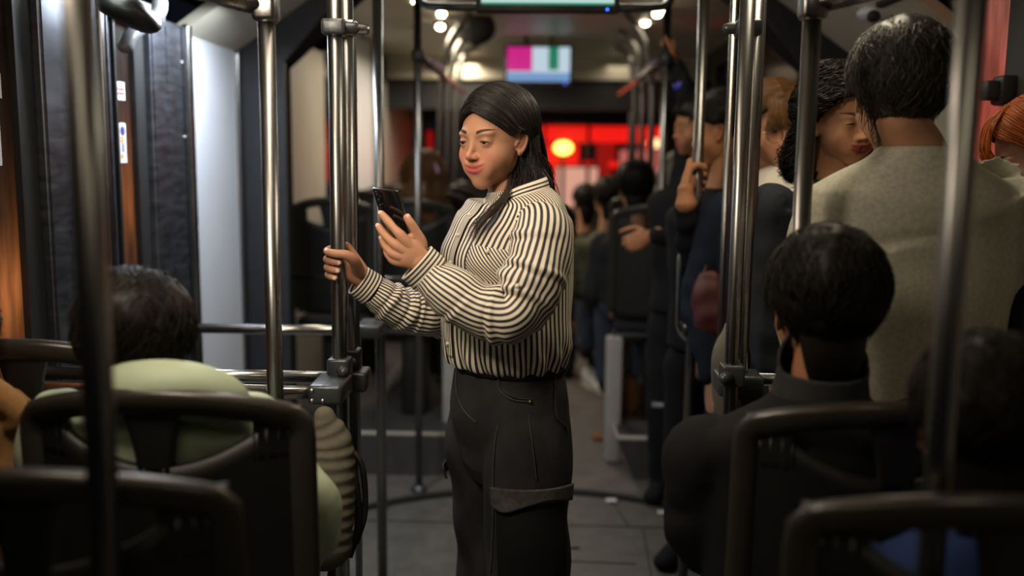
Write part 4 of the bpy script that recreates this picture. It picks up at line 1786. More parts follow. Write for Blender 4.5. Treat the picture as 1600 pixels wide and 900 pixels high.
hb = MB()
wristL = PA(657, 407, 1.955)
fing = [  # knuckle .. tip, on the back of the phone
    [(652, 398, 1.950), (629, 371, 1.946), (616, 357, 1.953), (605, 344, 1.968), (596, 334, 1.984)],
    [(650, 402, 1.948), (622, 385, 1.948), (608, 374, 1.958), (599, 364, 1.974), (592, 354, 1.990)],
    [(648, 407, 1.948), (618, 398, 1.950), (607, 390, 1.958), (601, 382, 1.974), (597, 373, 1.990)],
    [(648, 413, 1.952), (618, 408, 1.955), (609, 402, 1.962), (605, 396, 1.976), (603, 389, 1.990)]]
fr_ = [(.0100, .0112, .0086, .0088, .0072), (.0104, .0112, .0086, .0088, .0072), (.0104, .0106, .0080, .0082, .0068), (.0104, .0100, .0072, .0074, .0062)]
tipsL = []
for fp, rr in zip(fing, fr_):
    q = [PA(*a) for a in fp]
    limb(hb, [cc(a, r_) for a, r_ in zip(q, rr)], 30, 14)
    tipsL.append((q[-1], q[-2]))
limb(hb, [cc(PA(624, 390, 1.954), .027, .0095), cc(PA(638, 395, 1.950), .031, .014), cc(wristL, .025, .018)], 14, 20, tuple(PA(640, 370, 1.95) - PA(620, 405, 1.95)))
tq = [PA(655, 399, 1.960), PA(658, 380, 1.962), PA(650, 362, 1.958), PA(642, 349, 1.955), PA(636, 340, 1.955)]
limb(hb, [cc(a, r_) for a, r_ in zip(tq, (.0160, .0130, .0100, .0092, .0076))], 26, 14)
limb(hb, [cc(PA(645, 372, 1.957), .012, .009), cc(PA(632, 380, 1.95), .012, .010)], 6, 12)
limb(hb, [cc(wristL, .0250, .0190), cc(PA(672, 424, 1.962), .0265, .022), cc(PA(705, 450, 1.955), .033, .031)], 14, 20)
handL = remesh(hb, .0014, 2)

# hidden body under the clothes
cb = MB()
limb(cb, [cc(PA(805, 335, WD + .01), .070, .060), cc(PA(803, 360, WD), .12, .080), cc(PA(800, 430, WD), .12, .10), cc(PA(797, 540, WD), .105, .08), cc(PA(797, 620, WD), .115, .085)], 26, 28, (.5, -.866, 0))
shL, shR = PA(846, 355, 2.03), PA(766, 358, 2.31)
elL, elR = PA(806, 486, 1.94), PA(704, 492, 2.27)
limb(cb, [cc(PA(812, 350, 2.12), .04), cc(shL, .036), cc((shL + elL) / 2, .040), cc(elL, .036), cc(PA(740, 475, 1.945), .036), cc(PA(705, 450, 1.955), .031)], 30, 16)
limb(cb, [cc(PA(795, 350, 2.2), .04), cc(shR, .036), cc((shR + elR) / 2, .040), cc(elR, .036), cc(PA(660, 485, 2.24), .036), cc(PA(620, 470, 2.21), .031)], 30, 16)
hipN, hipF = PA(822, 640, 2.10), PA(752, 640, 2.25)
footN, footF = PA(830, 1225, 2.08), PA(775, 1190, 2.28)
for hp, ft in ((hipN, footN), (hipF, footF)):
    kn = (hp + ft) / 2
    limb(cb, [cc(hp, .070), cc((hp + kn) / 2, .064), cc(kn, .055), cc((kn + ft) / 2, .052), cc(ft, .035)], 30, 16)
coarse = remesh(cb, .010, 2)
body = join_mb(fine, handR, handL, coarse)
C1 = hd.tones(np.array(fine.v), SK, LIPS, (.012, .006, .004), (.62, .20, .14))


def hand_tones(mb, tips, base):
    V = np.array(mb.v)
    C = np.tile(np.array(base), (len(V), 1))
    for (tp, pv) in tips:
        dd = np.linalg.norm(V - np.array(tp), axis=1)
        m_ = np.exp(-(dd / .011) ** 2)[:, None] * .45
        C = C * (1 - m_) + np.array((.66, .34, .26)) * m_
    return C


C2 = hand_tones(handR, tipsR + [(th[-1], th[-2])], SK)
C3 = hand_tones(handL, tipsL + [(tq[-1], tq[-2])], SK)
C4 = np.tile(np.array(SK), (len(coarse.v), 1))
ob = mk('body', body, 'skin', woman)
set_tone(ob.data, np.vstack([C1, C2, C3, C4]))
hd.eyes(ob, gaze=(.0, 0, -.42))


def nail(tip, prev, out, parent, r=(.0046, .0012, .0058), m_='nail'):
    t_ = nrm(np.array(tip) - np.array(prev))
    o_ = nrm(np.array(out) - t_ * np.dot(out, t_))
    s_ = np.cross(t_, o_)
    b_ = MB()
    ellipsoid(b_, np.array(tip) + t_ * .001 + o_ * r[3] if len(r) > 3 else np.array(tip) + o_ * .0062, r[:3], 8, 12, rot=np.array([s_, o_, t_]).T)
    return mk('fingernail', b_, m_, parent)


nail(th[-1], th[-2], (0, -.6, .8), ob, (.0055, .0012, .0065))
for (tp, pv) in tipsR:
    cvec = np.array((tp[0] - PX, tp[1] - PY, 0))
    nail(tp, pv, cvec, ob)
for (tp, pv) in tipsL:
    nail(tp, pv, (-.3, -.85, .4), ob, (.0046, .0010, .0056))
nail(tq[-1], tq[-2], (.55, -.5, .3), ob, (.0054, .0012, .0065))

# shirt
fW = np.array((-math.sin(math.radians(60)), -math.cos(math.radians(60)), 0.0))
rows = [(793, 569, .112, .146), (793, 562, .127, .160), (792, 546, .137, .170), (791, 525, .140, .172), (791, 495, .140, .170), (794, 450, .137, .163), (796, 405, .138, .166),
        (799, 372, .126, .174), (804, 346, .110, .182), (806, 328, .094, .178), (807, 317, .080, .158), (806, 309, .070, .118), (804, 302, .062, .080), (802, 293, .058, .062)]
ctrl = []
for (px, py, ra, rb) in rows:
    c = PA(px, py, WD)
    ctrl.append([*c, ra, rb])


def torso_disp(t, a):
    v = wr1(t, a) + .0035 * np.sin(17 * a + 3 * np.sin(5 * t)) * math.exp(-((t - .05) / .10) ** 2) * 1.6
    v = v + .0022 * np.sin(9 * a + 2) * math.exp(-((t - .3) / .25) ** 2)
    # bust
    v = v + .013 * math.exp(-((t - .62) / .09) ** 2) * (np.exp(-((a - .45) / .38) ** 2) + np.exp(-((a - 2 * PI + .45) / .38) ** 2))
    return v


wr1 = wrinkle(11, lambda t: .0042 * math.exp(-((t - .3) / .35) ** 2), (22, 3))
torso = Limb(ctrl, 110, 160, tuple(fW), torso_disp)
b = MB()
torso.mesh(b, cap0=False, cap1=False, us=1.0, flat=True)
mb_t = b
wrS = wrinkle(5, lambda t: .0058 * (math.exp(-((t - .50) / .16) ** 2) + .35), (46, 5), 7)
wrS2 = wrinkle(23, lambda t: .0058 * (math.exp(-((t - .25) / .25) ** 2) + .30), (60, 5), 7)


def folds(base, lst):
    def f(t, a):
        v = base(t, a)
        for (t0, slope, ph, amp_, w_, ac, aw) in lst:
            da = np.abs((a - ac + PI) % (2 * PI) - PI)
            x = (t - t0 - slope * np.sin(a - ph)) / w_
            v = v + amp_ * (np.exp(-x * x) - .6 * np.exp(-((x - 1.7) ** 2))) * np.exp(-(da / aw) ** 2)
        return v
    return f


_r = np.random.RandomState(3)
fN = folds(wrS, [(.40 + .032 * k + _r.uniform(-.006, .006), _r.uniform(-.035, .035), _r.uniform(0, 6), _r.uniform(.004, .008), _r.uniform(.009, .014), _r.uniform(0, 6.28), _r.uniform(.8, 1.5)) for k in range(9)]
           + [(.80 + .05 * k, .03, 1.0 + k, .004, .014, _r.uniform(0, 6.28), 1.4) for k in range(3)]
           + [(.10 + .06 * k, .05, 2.0 * k, .004, .016, _r.uniform(0, 6.28), 1.2) for k in range(4)])
fF = folds(wrS2, [(.50 + .030 * k + _r.uniform(-.006, .006), _r.uniform(-.035, .035), _r.uniform(0, 6), _r.uniform(.005, .009), _r.uniform(.009, .014), _r.uniform(0, 6.28), _r.uniform(1.0, 2.0)) for k in range(15)])
slN = Limb([cc(PA(828, 348, 2.09), .036, .034), cc(PA(846, 350, 2.035), .054, .048), cc(PA(849, 372, 2.00), .064, .062), cc(PA(838, 420, 1.965), .066, .066), cc(PA(822, 462, 1.945), .064, .066),
            cc(PA(796, 490, 1.935), .058, .066), cc(PA(752, 484, 1.94), .055, .064), cc(PA(712, 460, 1.95), .051, .060), cc(PA(686, 441, 1.96), .045, .054), cc(PA(671, 428, 1.962), .038, .046)],
           220, 110, (0.2, -1, 0.1), fN)
slN.mesh(b, cap0=False, cap1=False, flat=True, mi=1)
slF = Limb([cc(PA(780, 355, 2.26), .040, .038), cc(PA(755, 360, 2.31), .055, .050), cc(PA(735, 430, 2.31), .060, .056), cc(PA(712, 478, 2.29), .058, .056), cc(PA(678, 490, 2.26), .052, .056),
            cc(PA(640, 486, 2.23), .050, .058), cc(PA(612, 474, 2.205), .044, .052), cc(PA(592, 460, 2.19), .038, .046), cc(PA(580, 452, 2.18), .034, .040)], 220, 110, (0.2, -1, 0.1), fF)
slF.mesh(b, cap0=False, cap1=False, flat=True, mi=1)
shirt = mk('shirt', b, ('shirt_body_cloth', 'shirt_sleeve_cloth'), woman)
sm_ = shirt.modifiers.new('cloth', 'SOLIDIFY')
sm_.thickness = .0014
sm_.offset = 1


def cuff(p0, p1, r0, r1, L):
    b = MB()
    ax = np.array(p1) - np.array(p0)
    cf = Limb([cc(p0, r0[0], r0[1]), cc((np.array(p0) + np.array(p1)) / 2, (r0[0] + r1[0]) / 2, (r0[1] + r1[1]) / 2), cc(p1, r1[0], r1[1])], 14, 60, (0.2, -1, 0.1))
    cf.mesh(b, False, False, flat=True)
    o = mk('cuff', b, 'shirt_cuff_cloth', shirt)
    s_ = o.modifiers.new('cloth', 'SOLIDIFY')
    s_.thickness = .003
    s_.offset = 1
    return cf


cf = cuff(PA(673, 430, 1.962), PA(651, 410, 1.957), (.036, .043), (.035, .042), .03)
cuff(PA(581, 453, 2.18), PA(560, 438, 2.168), (.033, .037), (.031, .034), .03)

# collar with two points
b = MB()
nv = 56
A0, A1 = .34, 2 * PI - .34
ring_t = .965
V, F, U = [], [], []
for i in range(nv + 1):
    a = A0 + (A1 - A0) * i / nv
    front = math.exp(-((min(a - A0, A1 - a)) / .38) ** 2)
    p_in = torso.at(.955, a, .002) + np.array((0, 0, .012))
    p_in = p_in * .92 + np.array((*torso.C[-8][:2], p_in[2])) * .08
    p_top = p_in + np.array((0, 0, .009 - .008 * front))
    base_ = torso.at(.950, a, .004)
    p_out = base_ + np.array((0, 0, -.012 - .020 * front)) + fW * .012 * front
    rowp = [p_in, p_top, p_top * .8 + p_out * .2 + nrm(p_out - p_in) * .004 + np.array((0, 0, .004)), p_top * .4 + p_out * .6 + nrm(p_out - p_in) * .003, p_out]
    V += rowp
for i in range(nv):
    for j in range(4):
        q = i * 5 + j
        F.append([q, q + 5, q + 6, q + 1])
        cu = (0, .009, .014, .032, .056)
        U.append([(cu[j], i * .01), (cu[j], i * .01 + .01), (cu[j + 1], i * .01 + .01), (cu[j + 1], i * .01)])
b.add(V, F, U)
o = mk('collar', b, 'shirt_collar_cloth', shirt)
s_ = o.modifiers.new('cloth', 'SOLIDIFY')
s_.thickness = .0026
s_.offset = 0


def surf_patch(L, t0, t1, a0, a1, off, nu=14, nv=14, uvf=None, warp=None):
    V, F, U = [], [], []
    for i in range(nu + 1):
        for j in range(nv + 1):
            s_, v_ = i / nu, j / nv
            t_, a_ = t0 + (t1 - t0) * v_, a0 + (a1 - a0) * s_
            if warp:
                t_, a_ = warp(s_, v_, t_, a_)
            V.append(L.at(t_, a_ % (2 * PI), off))
    for i in range(nu):
        for j in range(nv):
            q = i * (nv + 1) + j
            F.append([q, q + nv + 1, q + nv + 2, q + 1])
            cs = [(i / nu, j / nv), ((i + 1) / nu, j / nv), ((i + 1) / nu, (j + 1) / nv), (i / nu, (j + 1) / nv)]
            U.append([uvf(*c_) if uvf else c_ for c_ in cs])
    b_ = MB()
    b_.add(V, F, U)
    return b_


def cloth_part(name, b_, m_, parent, th_=.002):
    o = mk(name, b_, m_, parent)
    s_ = o.modifiers.new('cloth', 'SOLIDIFY')
    s_.thickness = th_
    s_.offset = 0
    return o


# which way round is her left (camera) side
sgn = 1 if np.dot(torso.at(.5, PI / 2) - torso.C[55], (.5, -.866, 0)) > 0 else -1
cloth_part('placket', surf_patch(torso, .10, .90, -.055 * sgn, .075 * sgn, .004, 4, 60, lambda u, v: (u * .032, v)), 'shirt_collar_cloth', shirt, .0016)
for tt_ in (.16, .30, .44, .58, .71, .82):
    p = torso.at(tt_, (.01 * sgn) % (2 * PI), .0065)
    b = MB()
    ellipsoid(b, p, (.0048, .0048, .0048), 8, 12)
    mk('button', b, 'pearl', shirt)
ft = .58
cloth_part('chest_pocket', surf_patch(torso, .50, .685, .38 * sgn, .98 * sgn, .0045, 16, 14, lambda u, v: ((u * .11 + v * .10) * 1.0, v),
                                      lambda s, v, t, a: (t + (.03 * (1 - abs(2 * s - 1)) * (v < .01) * -1), a)), 'shirt_pocket_cloth', shirt, .0018)
p = torso.at(.665, (.66 * sgn) % (2 * PI), .008)
b = MB()
ellipsoid(b, p, (.005, .005, .005), 8, 12)
mk('button', b, 'pearl', shirt)
p = slN.at(.52, 0.3, .003)
b = MB()
best = min(((np.linalg.norm(slN.at(.50, a_, .002) - PA(787, 476, 1.86)), a_) for a_ in np.linspace(0, 6.2, 60)))[1]
ellipsoid(b, slN.at(.50, best, .003), (.0058, .0058, .0058), 8, 12)
mk('button', b, 'pearl', shirt)

# trousers
wrT = wrinkle(31, .0050, (34, 4), 8)
wrT2 = wrinkle(37, .0050, (34, 4), 8)
pel = Limb([cc(PA(795, 548, WD), .104, .140), cc(PA(795, 566, WD), .114, .150), cc(PA(795, 600, WD), .124, .160), cc(PA(795, 645, WD), .130, .164), cc(PA(795, 690, WD), .110, .150)], 30, 60, tuple(fW))
legN = Limb([cc(PA(823, 615, 2.115), .095, .085), cc(PA(824, 680, 2.10), .104, .094), cc(PA(823, 770, 2.09), .100, .092), cc(PA(824, 900, 2.09), .096, .092), cc(PA(826, 1080, 2.09), .098, .094), cc(PA(828, 1222, 2.09), .104, .098)], 90, 60, tuple(fW), wrT)
legF = Limb([cc(PA(766, 615, 2.235), .092, .082), cc(PA(757, 680, 2.25), .096, .086), cc(PA(762, 770, 2.26), .088, .084), cc(PA(768, 900, 2.27), .086, .082), cc(PA(772, 1060, 2.27), .090, .086), cc(PA(774, 1185, 2.27), .098, .09)], 90, 60, tuple(fW), wrT2)
b = MB()
pel.mesh(b)
legN.mesh(b)
legF.mesh(b)
tb = remesh(b, .0055, 3)
trousers = mk('trousers', tb, 'denim', woman)
b = MB()
wb = Limb([cc(PA(795, 543, WD), .108, .142), cc(PA(795, 571, WD), .121, .156)], 6, 60, tuple(fW))
wb.mesh(b, False, False, flat=True)
cloth_part('waistband', b, 'denim_dark', trousers, .004)


def seam(pts, parent, r=.0012, m_='denim_worn', name='seam'):
    b = MB()
    limb(b, [(*q, r) for q in pts], len(pts) * 4, 6)
    return mk(name, b, m_, parent)


def on_leg(L, px, py, off=.003):
    """point on the camera side of a loft closest to a photo position"""
    best = None
    for t_ in np.linspace(0, 1, 60):
        for a_ in np.linspace(0, 2 * PI, 72, endpoint=False):
            q = L.at(t_, a_, off)
            if best is None or True:
                v = CROT.transposed() @ (Vector(q) - CAM)
                u_, w_ = 800 + FPX * v.x / -v.z, 450 - FPX * v.y / -v.z
                dd = (u_ - px) ** 2 + (w_ - py) ** 2 + (q[1] - L.C[0][1] + .1) * 2500
                if best is None or dd < best[0]:
                    best = (dd, q, t_, a_)
    return best


outN = [on_leg(pel, 822, 575)[1]] + [on_leg(legN, x, y)[1] for x, y in ((828, 640), (836, 700), (836, 745))]
seam(outN, trousers)
pk = [on_leg(pel, 780, 574)[1], on_leg(pel, 780, 600)[1], on_leg(pel, 786, 616)[1], on_leg(pel, 800, 626)[1], on_leg(pel, 829, 627)[1]]
seam(pk, trousers, .0018)
pk2 = [q + np.array((.003, -.001, .006)) for q in pk]
seam(pk2, trousers, .0010)
seam([on_leg(legN, x, y)[1] for x, y in ((789, 630), (778, 670), (772, 720), (771, 800), (766, 895))], trousers, .0016)
b = MB()
ellipsoid(b, on_leg(pel, 829, 627, .004)[1], (.0035, .003, .0035), 8, 10)
mk('rivet', b, 'rivet', trousers)
bkp = [on_leg(pel, 868, 578)[1], on_leg(pel, 869, 610)[1], on_leg(legN, 874, 655)[1], on_leg(legN, 890, 668)[1]]
seam(bkp, trousers, .0014)
seam([on_leg(pel, 866, 577)[1], on_leg(pel, 885, 576)[1]], trousers, .0022)
fly = [on_leg(pel, 709, 572)[1], on_leg(pel, 711, 610)[1], on_leg(pel, 722, 640)[1], on_leg(pel, 745, 660)[1]]
seam(fly, trousers, .0014)
for (px, py) in ((761, 560), (868, 560)):
    q = on_leg(wb, px, py, .006)[1]
    b = MB()
    obox(b, q, nrm((.866, -.5, 0)), nrm((.5, .866, 0)), (0, 0, 1), .0055, .004, .019, .0015)
    mk('belt_loop', b, 'denim', trousers, angle=50)
# cargo pocket on the camera side leg
t0, a_l = on_leg(legN, 779, 765)[2:]
t1, a_r = on_leg(legN, 884, 757)[2:]
if abs(a_r - a_l) > PI:
    a_r += 2 * PI * (1 if a_r < a_l else -1)
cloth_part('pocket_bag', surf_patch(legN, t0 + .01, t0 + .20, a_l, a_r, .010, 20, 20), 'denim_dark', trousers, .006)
cloth_part('pocket_flap', surf_patch(legN, t0 - .016, t0 + .018, a_l - .06 * np.sign(a_r - a_l), a_r + .10 * np.sign(a_r - a_l), .020, 24, 8, None,
                                     lambda s, v, t, a: (t + v * (.016 * math.exp(-((s - .16) / .16) ** 2) - .010 * math.exp(-((s - .66) / .2) ** 2)), a)), 'denim_worn', trousers, .004)
q0 = on_leg(legF, 701, 742)
cloth_part('pocket_flap', surf_patch(legF, q0[2] - .014, q0[2] + .012, q0[3] + .9, q0[3] + .1, .012, 10, 6), 'denim', trousers, .004)
# shoes
for k, (ft_, cl) in enumerate(((footN, 1), (footF, 1))):
    f0 = np.array((ft_[0], ft_[1], 0.0))
    b = MB()
    limb(b, [cc(f0 - fW * .07 + (0, 0, .045), .035, .034), cc(f0 + (0, 0, .05), .046, .040), cc(f0 + fW * .08 + (0, 0, .035), .032, .044), cc(f0 + fW * .15 + (0, 0, .026), .024, .038)], 20, 20, (0, 0, 1))
    sh = mk('shoe', b, 'sneaker_white', woman)
    b = MB()
    limb(b, [cc(f0 - fW * .075 + (0, 0, .0125), .012, .036), cc(f0 + fW * .04 + (0, 0, .0125), .012, .044), cc(f0 + fW * .155 + (0, 0, .0125), .012, .038)], 16, 20, (0, 0, 1))
    mk('sole', b, 'rubber', sh)

# her hair
hroot = woman
cap = hair_cap(hd, lambda V: np.clip(((V[:, 2] - np.where(V[:, 1] > -.030, .008 + .80 * np.clip(V[:, 1] + .0, -.03, .09) - .35 * np.clip(.035 - np.abs(V[:, 0]), 0, 1) * 0, -.06))) / .006 + .5, 0, 1), .0060, 6)
capm = remesh(cap, .004, 2)


def her_guides(v, s):
    g0 = np.array([(0.002, .086, .073), (s * .030, .0855, .061), (s * .061, .062, .033), (s * .0745, .034, .010), (s * .079, .014, .020), (s * .083, -.012, .006), (s * .079, -.014, -.038), (s * .088, .010, -.074), (s * .106, .034, -.106), (s * .126, -.035, -.132), (s * .108, -.150, -.225)])
    if s > 0:
        g0[6:] = np.array([(.074, -.030, -.040), (.066, -.045, -.088), (.070, -.075, -.138), (.075, -.125, -.19), (.075, -.150, -.24)])
    g1 = np.array([(0.002, -.020, .127), (s * .030, -.022, .122), (s * .060, -.028, .102), (s * .082, -.035, .064), (s * .089, -.045, .025), (s * .090, -.058, -.02), (s * .086, -.075, -.075), (s * .080, -.095, -.13), (s * .075, -.128, -.18), (s * .07, -.155, -.225), (s * .06, -.170, -.275)])
    g2 = np.array([(0.0, -.095, .082), (s * .014, -.106, .062), (s * .024, -.114, .035), (s * .030, -.118, .005), (s * .034, -.119, -.025), (s * .036, -.118, -.055), (s * .036, -.118, -.09), (s * .036, -.122, -.14), (s * .036, -.132, -.19), (s * .034, -.142, -.24), (s * .030, -.150, -.29)])
    if v < 1:
        return g0 * (1 - v) + g1 * v
    return g1 * (2 - v) + g2 * (v - 1)



def scalp_push(p, off):
    o = np.array((0, .008, -.004))
    D = p - o
    D = D / np.linalg.norm(D, axis=1)[:, None]
    r = np.zeros(len(p))
    for c, e in (((0, -.014, .033), (.0745, .094, .083)), ((0, .022, -.012), (.0665, .064, .080))):
        c, e = np.array(c), np.array(e)
        oc = (o - c) / e
        d = D / e
        A_, B_, C_ = (d * d).sum(1), 2 * (d @ oc), (oc @ oc) - 1
        r = np.maximum(r, (-B_ + np.sqrt(np.maximum(B_ * B_ - 4 * A_ * C_, 0))) / (2 * A_))
    return o + D * (r + off)[:, None]


ctl = []
for k in range(9000):
    s = -1 if RNG.rand() < .55 else 1
    v = RNG.rand() * 2.0
    if v < .5 and RNG.rand() < .25:
        v = RNG.rand() * .5
    g = her_guides(v, s).copy()
    dep = RNG.rand() ** .7
    cen = np.array((0, -.02, .02))
    top = g[:6]
    g[:6] = scalp_push(top, .0072 + .0050 * dep)
    g[6:, :] += RNG.normal(0, .0035, (5, 3)) * np.array((1.3, 1.6, .6))
    g[6:, 0] *= 1 - .45 * (1 - dep)
    if v < 1 and s < 0:
        g[7:10, 0] *= 1 + .22 * math.sin(PI * v)
    g += RNG.normal(0, .0007, g.shape)
    g[-1, 2] += RNG.uniform(-.02, .03)
    ctl.append(g)
ctl = np.array(ctl)
arc = spline_paths(ctl, 30)
Wp = hd.w(arc.reshape(-1, 3)).reshape(arc.shape)
strands(Wp, .00062, 'hair', 'hair_black', woman)
# flat mass under the falling hair
b = MB()
b.add(capm.v, capm.f)
for s, off in ((-1, 0), (1, 0)):
    L_ = [hd.w1(q) for q in ((s * .060, -.050, .01), (s * .062, -.052, -.05), (s * .062, -.062, -.10), (s * .070, -.105, -.16), (s * .07, -.135, -.21))]
    limb(b, [cc(L_[0], .012, .024), cc(L_[1], .013, .026), cc(L_[2], .014, .030), cc(L_[3], .010, .026), cc(L_[4], .004, .012)], 24, 16, tuple(hd.R @ np.array((1, 0, 0))))
L_ = [hd.w1(q) for q in ((0, -.100, .02), (0, -.108, -.05), (0, -.114, -.11), (0, -.124, -.17), (0, -.13, -.21))]
limb(b, [cc(L_[0], .012, .05), cc(L_[1], .012, .058), cc(L_[2], .012, .056), cc(L_[3], .010, .05), cc(L_[4], .004, .03)], 24, 16, tuple(hd.R @ np.array((0, 1, 0))))
mk('hair_mass', b, 'hair_black', woman)
# lock falling over the front of the shirt
gl = np.array([PA(800, 255, 2.17), PA(799, 285, 2.12), PA(789, 308, 2.075), PA(772, 326, 2.045), PA(752, 346, 2.035), PA(738, 372, 2.05)])
lk = []
for k in range(90):
    o_ = RNG.normal(0, 1, 3) * np.array((.004, .004, .004))
    spread = np.linspace(.8, 1.5, 6)[:, None]
    e = gl + o_ * spread + np.linspace(0, 1, 6)[:, None] ** 2 * RNG.normal(0, .006, 3)
    e[-1, 2] += RNG.uniform(-.012, .02)
    lk.append(e)
strands(spline_paths(lk, 18), .0006, 'hair_lock', 'hair_darkbrown', woman)

# the phone
TL, TR = PA(581, 293.5, 2.000), PA(620, 298.5, 1.950)
ux = nrm(TR - TL)
dn0 = PA(608, 362, 2.022) - PA(581, 293.5, 2.0)
dn = nrm(dn0 - ux * np.dot(dn0, ux))
nb_ = np.cross(ux, dn)
if np.dot(nb_, np.array(CAM) - TL) < 0:
    nb_ = -nb_
wph = np.linalg.norm(TR - TL)
lph = .150
pc = TL + ux * wph / 2 + dn * lph / 2 - nb_ * .004
phone = thing('smartphone', 'black smartphone with rear cameras held up in the woman\'s hand', 'phone', pc)
b = MB()
obox(b, pc, ux, dn, nb_, wph / 2, lph / 2, .0042, .0030)
ph = mk('phone_frame', b, 'phone_frame', phone, angle=40)
b = MB()
obox(b, pc + nb_ * .0022, ux, dn, nb_, wph / 2 - .0012, lph / 2 - .0012, .0026, .0012)
mk('back_glass', b, 'phone_glass', phone, angle=40)
b = MB()
obox(b, pc - nb_ * .0022, ux, dn, nb_, wph / 2 - .0012, lph / 2 - .0012, .0024, .0012)
mk('display', b, 'lens_glass', phone, angle=40)
b = MB()
q = TL + ux * .017 + dn * .026 + nb_ * .0012
obox(b, q, ux, dn, nb_, .012, .020, .0012, .001)
cmod = mk('camera_island', b, 'phone_glass', phone, angle=40)
for (du, dv, r) in ((-.004, -.012, .0048), (-.004, .001, .0048), (-.004, .013, .0044), (.006, .008, .0024), (.006, -.010, .0024)):
    b = MB()
    c_ = q + ux * du + dn * dv
    limb(b, [cc(c_, r), cc(c_ + nb_ * .0022, r), cc(c_ + nb_ * .0026, r * .8)], 6, 16, tuple(ux), flat=True)
    mk('camera_lens', b, 'lens_glass', cmod)


# ================================================================== the other passengers
def arc_pts(a, b_, c, n=3):
    return [a, b_, c]


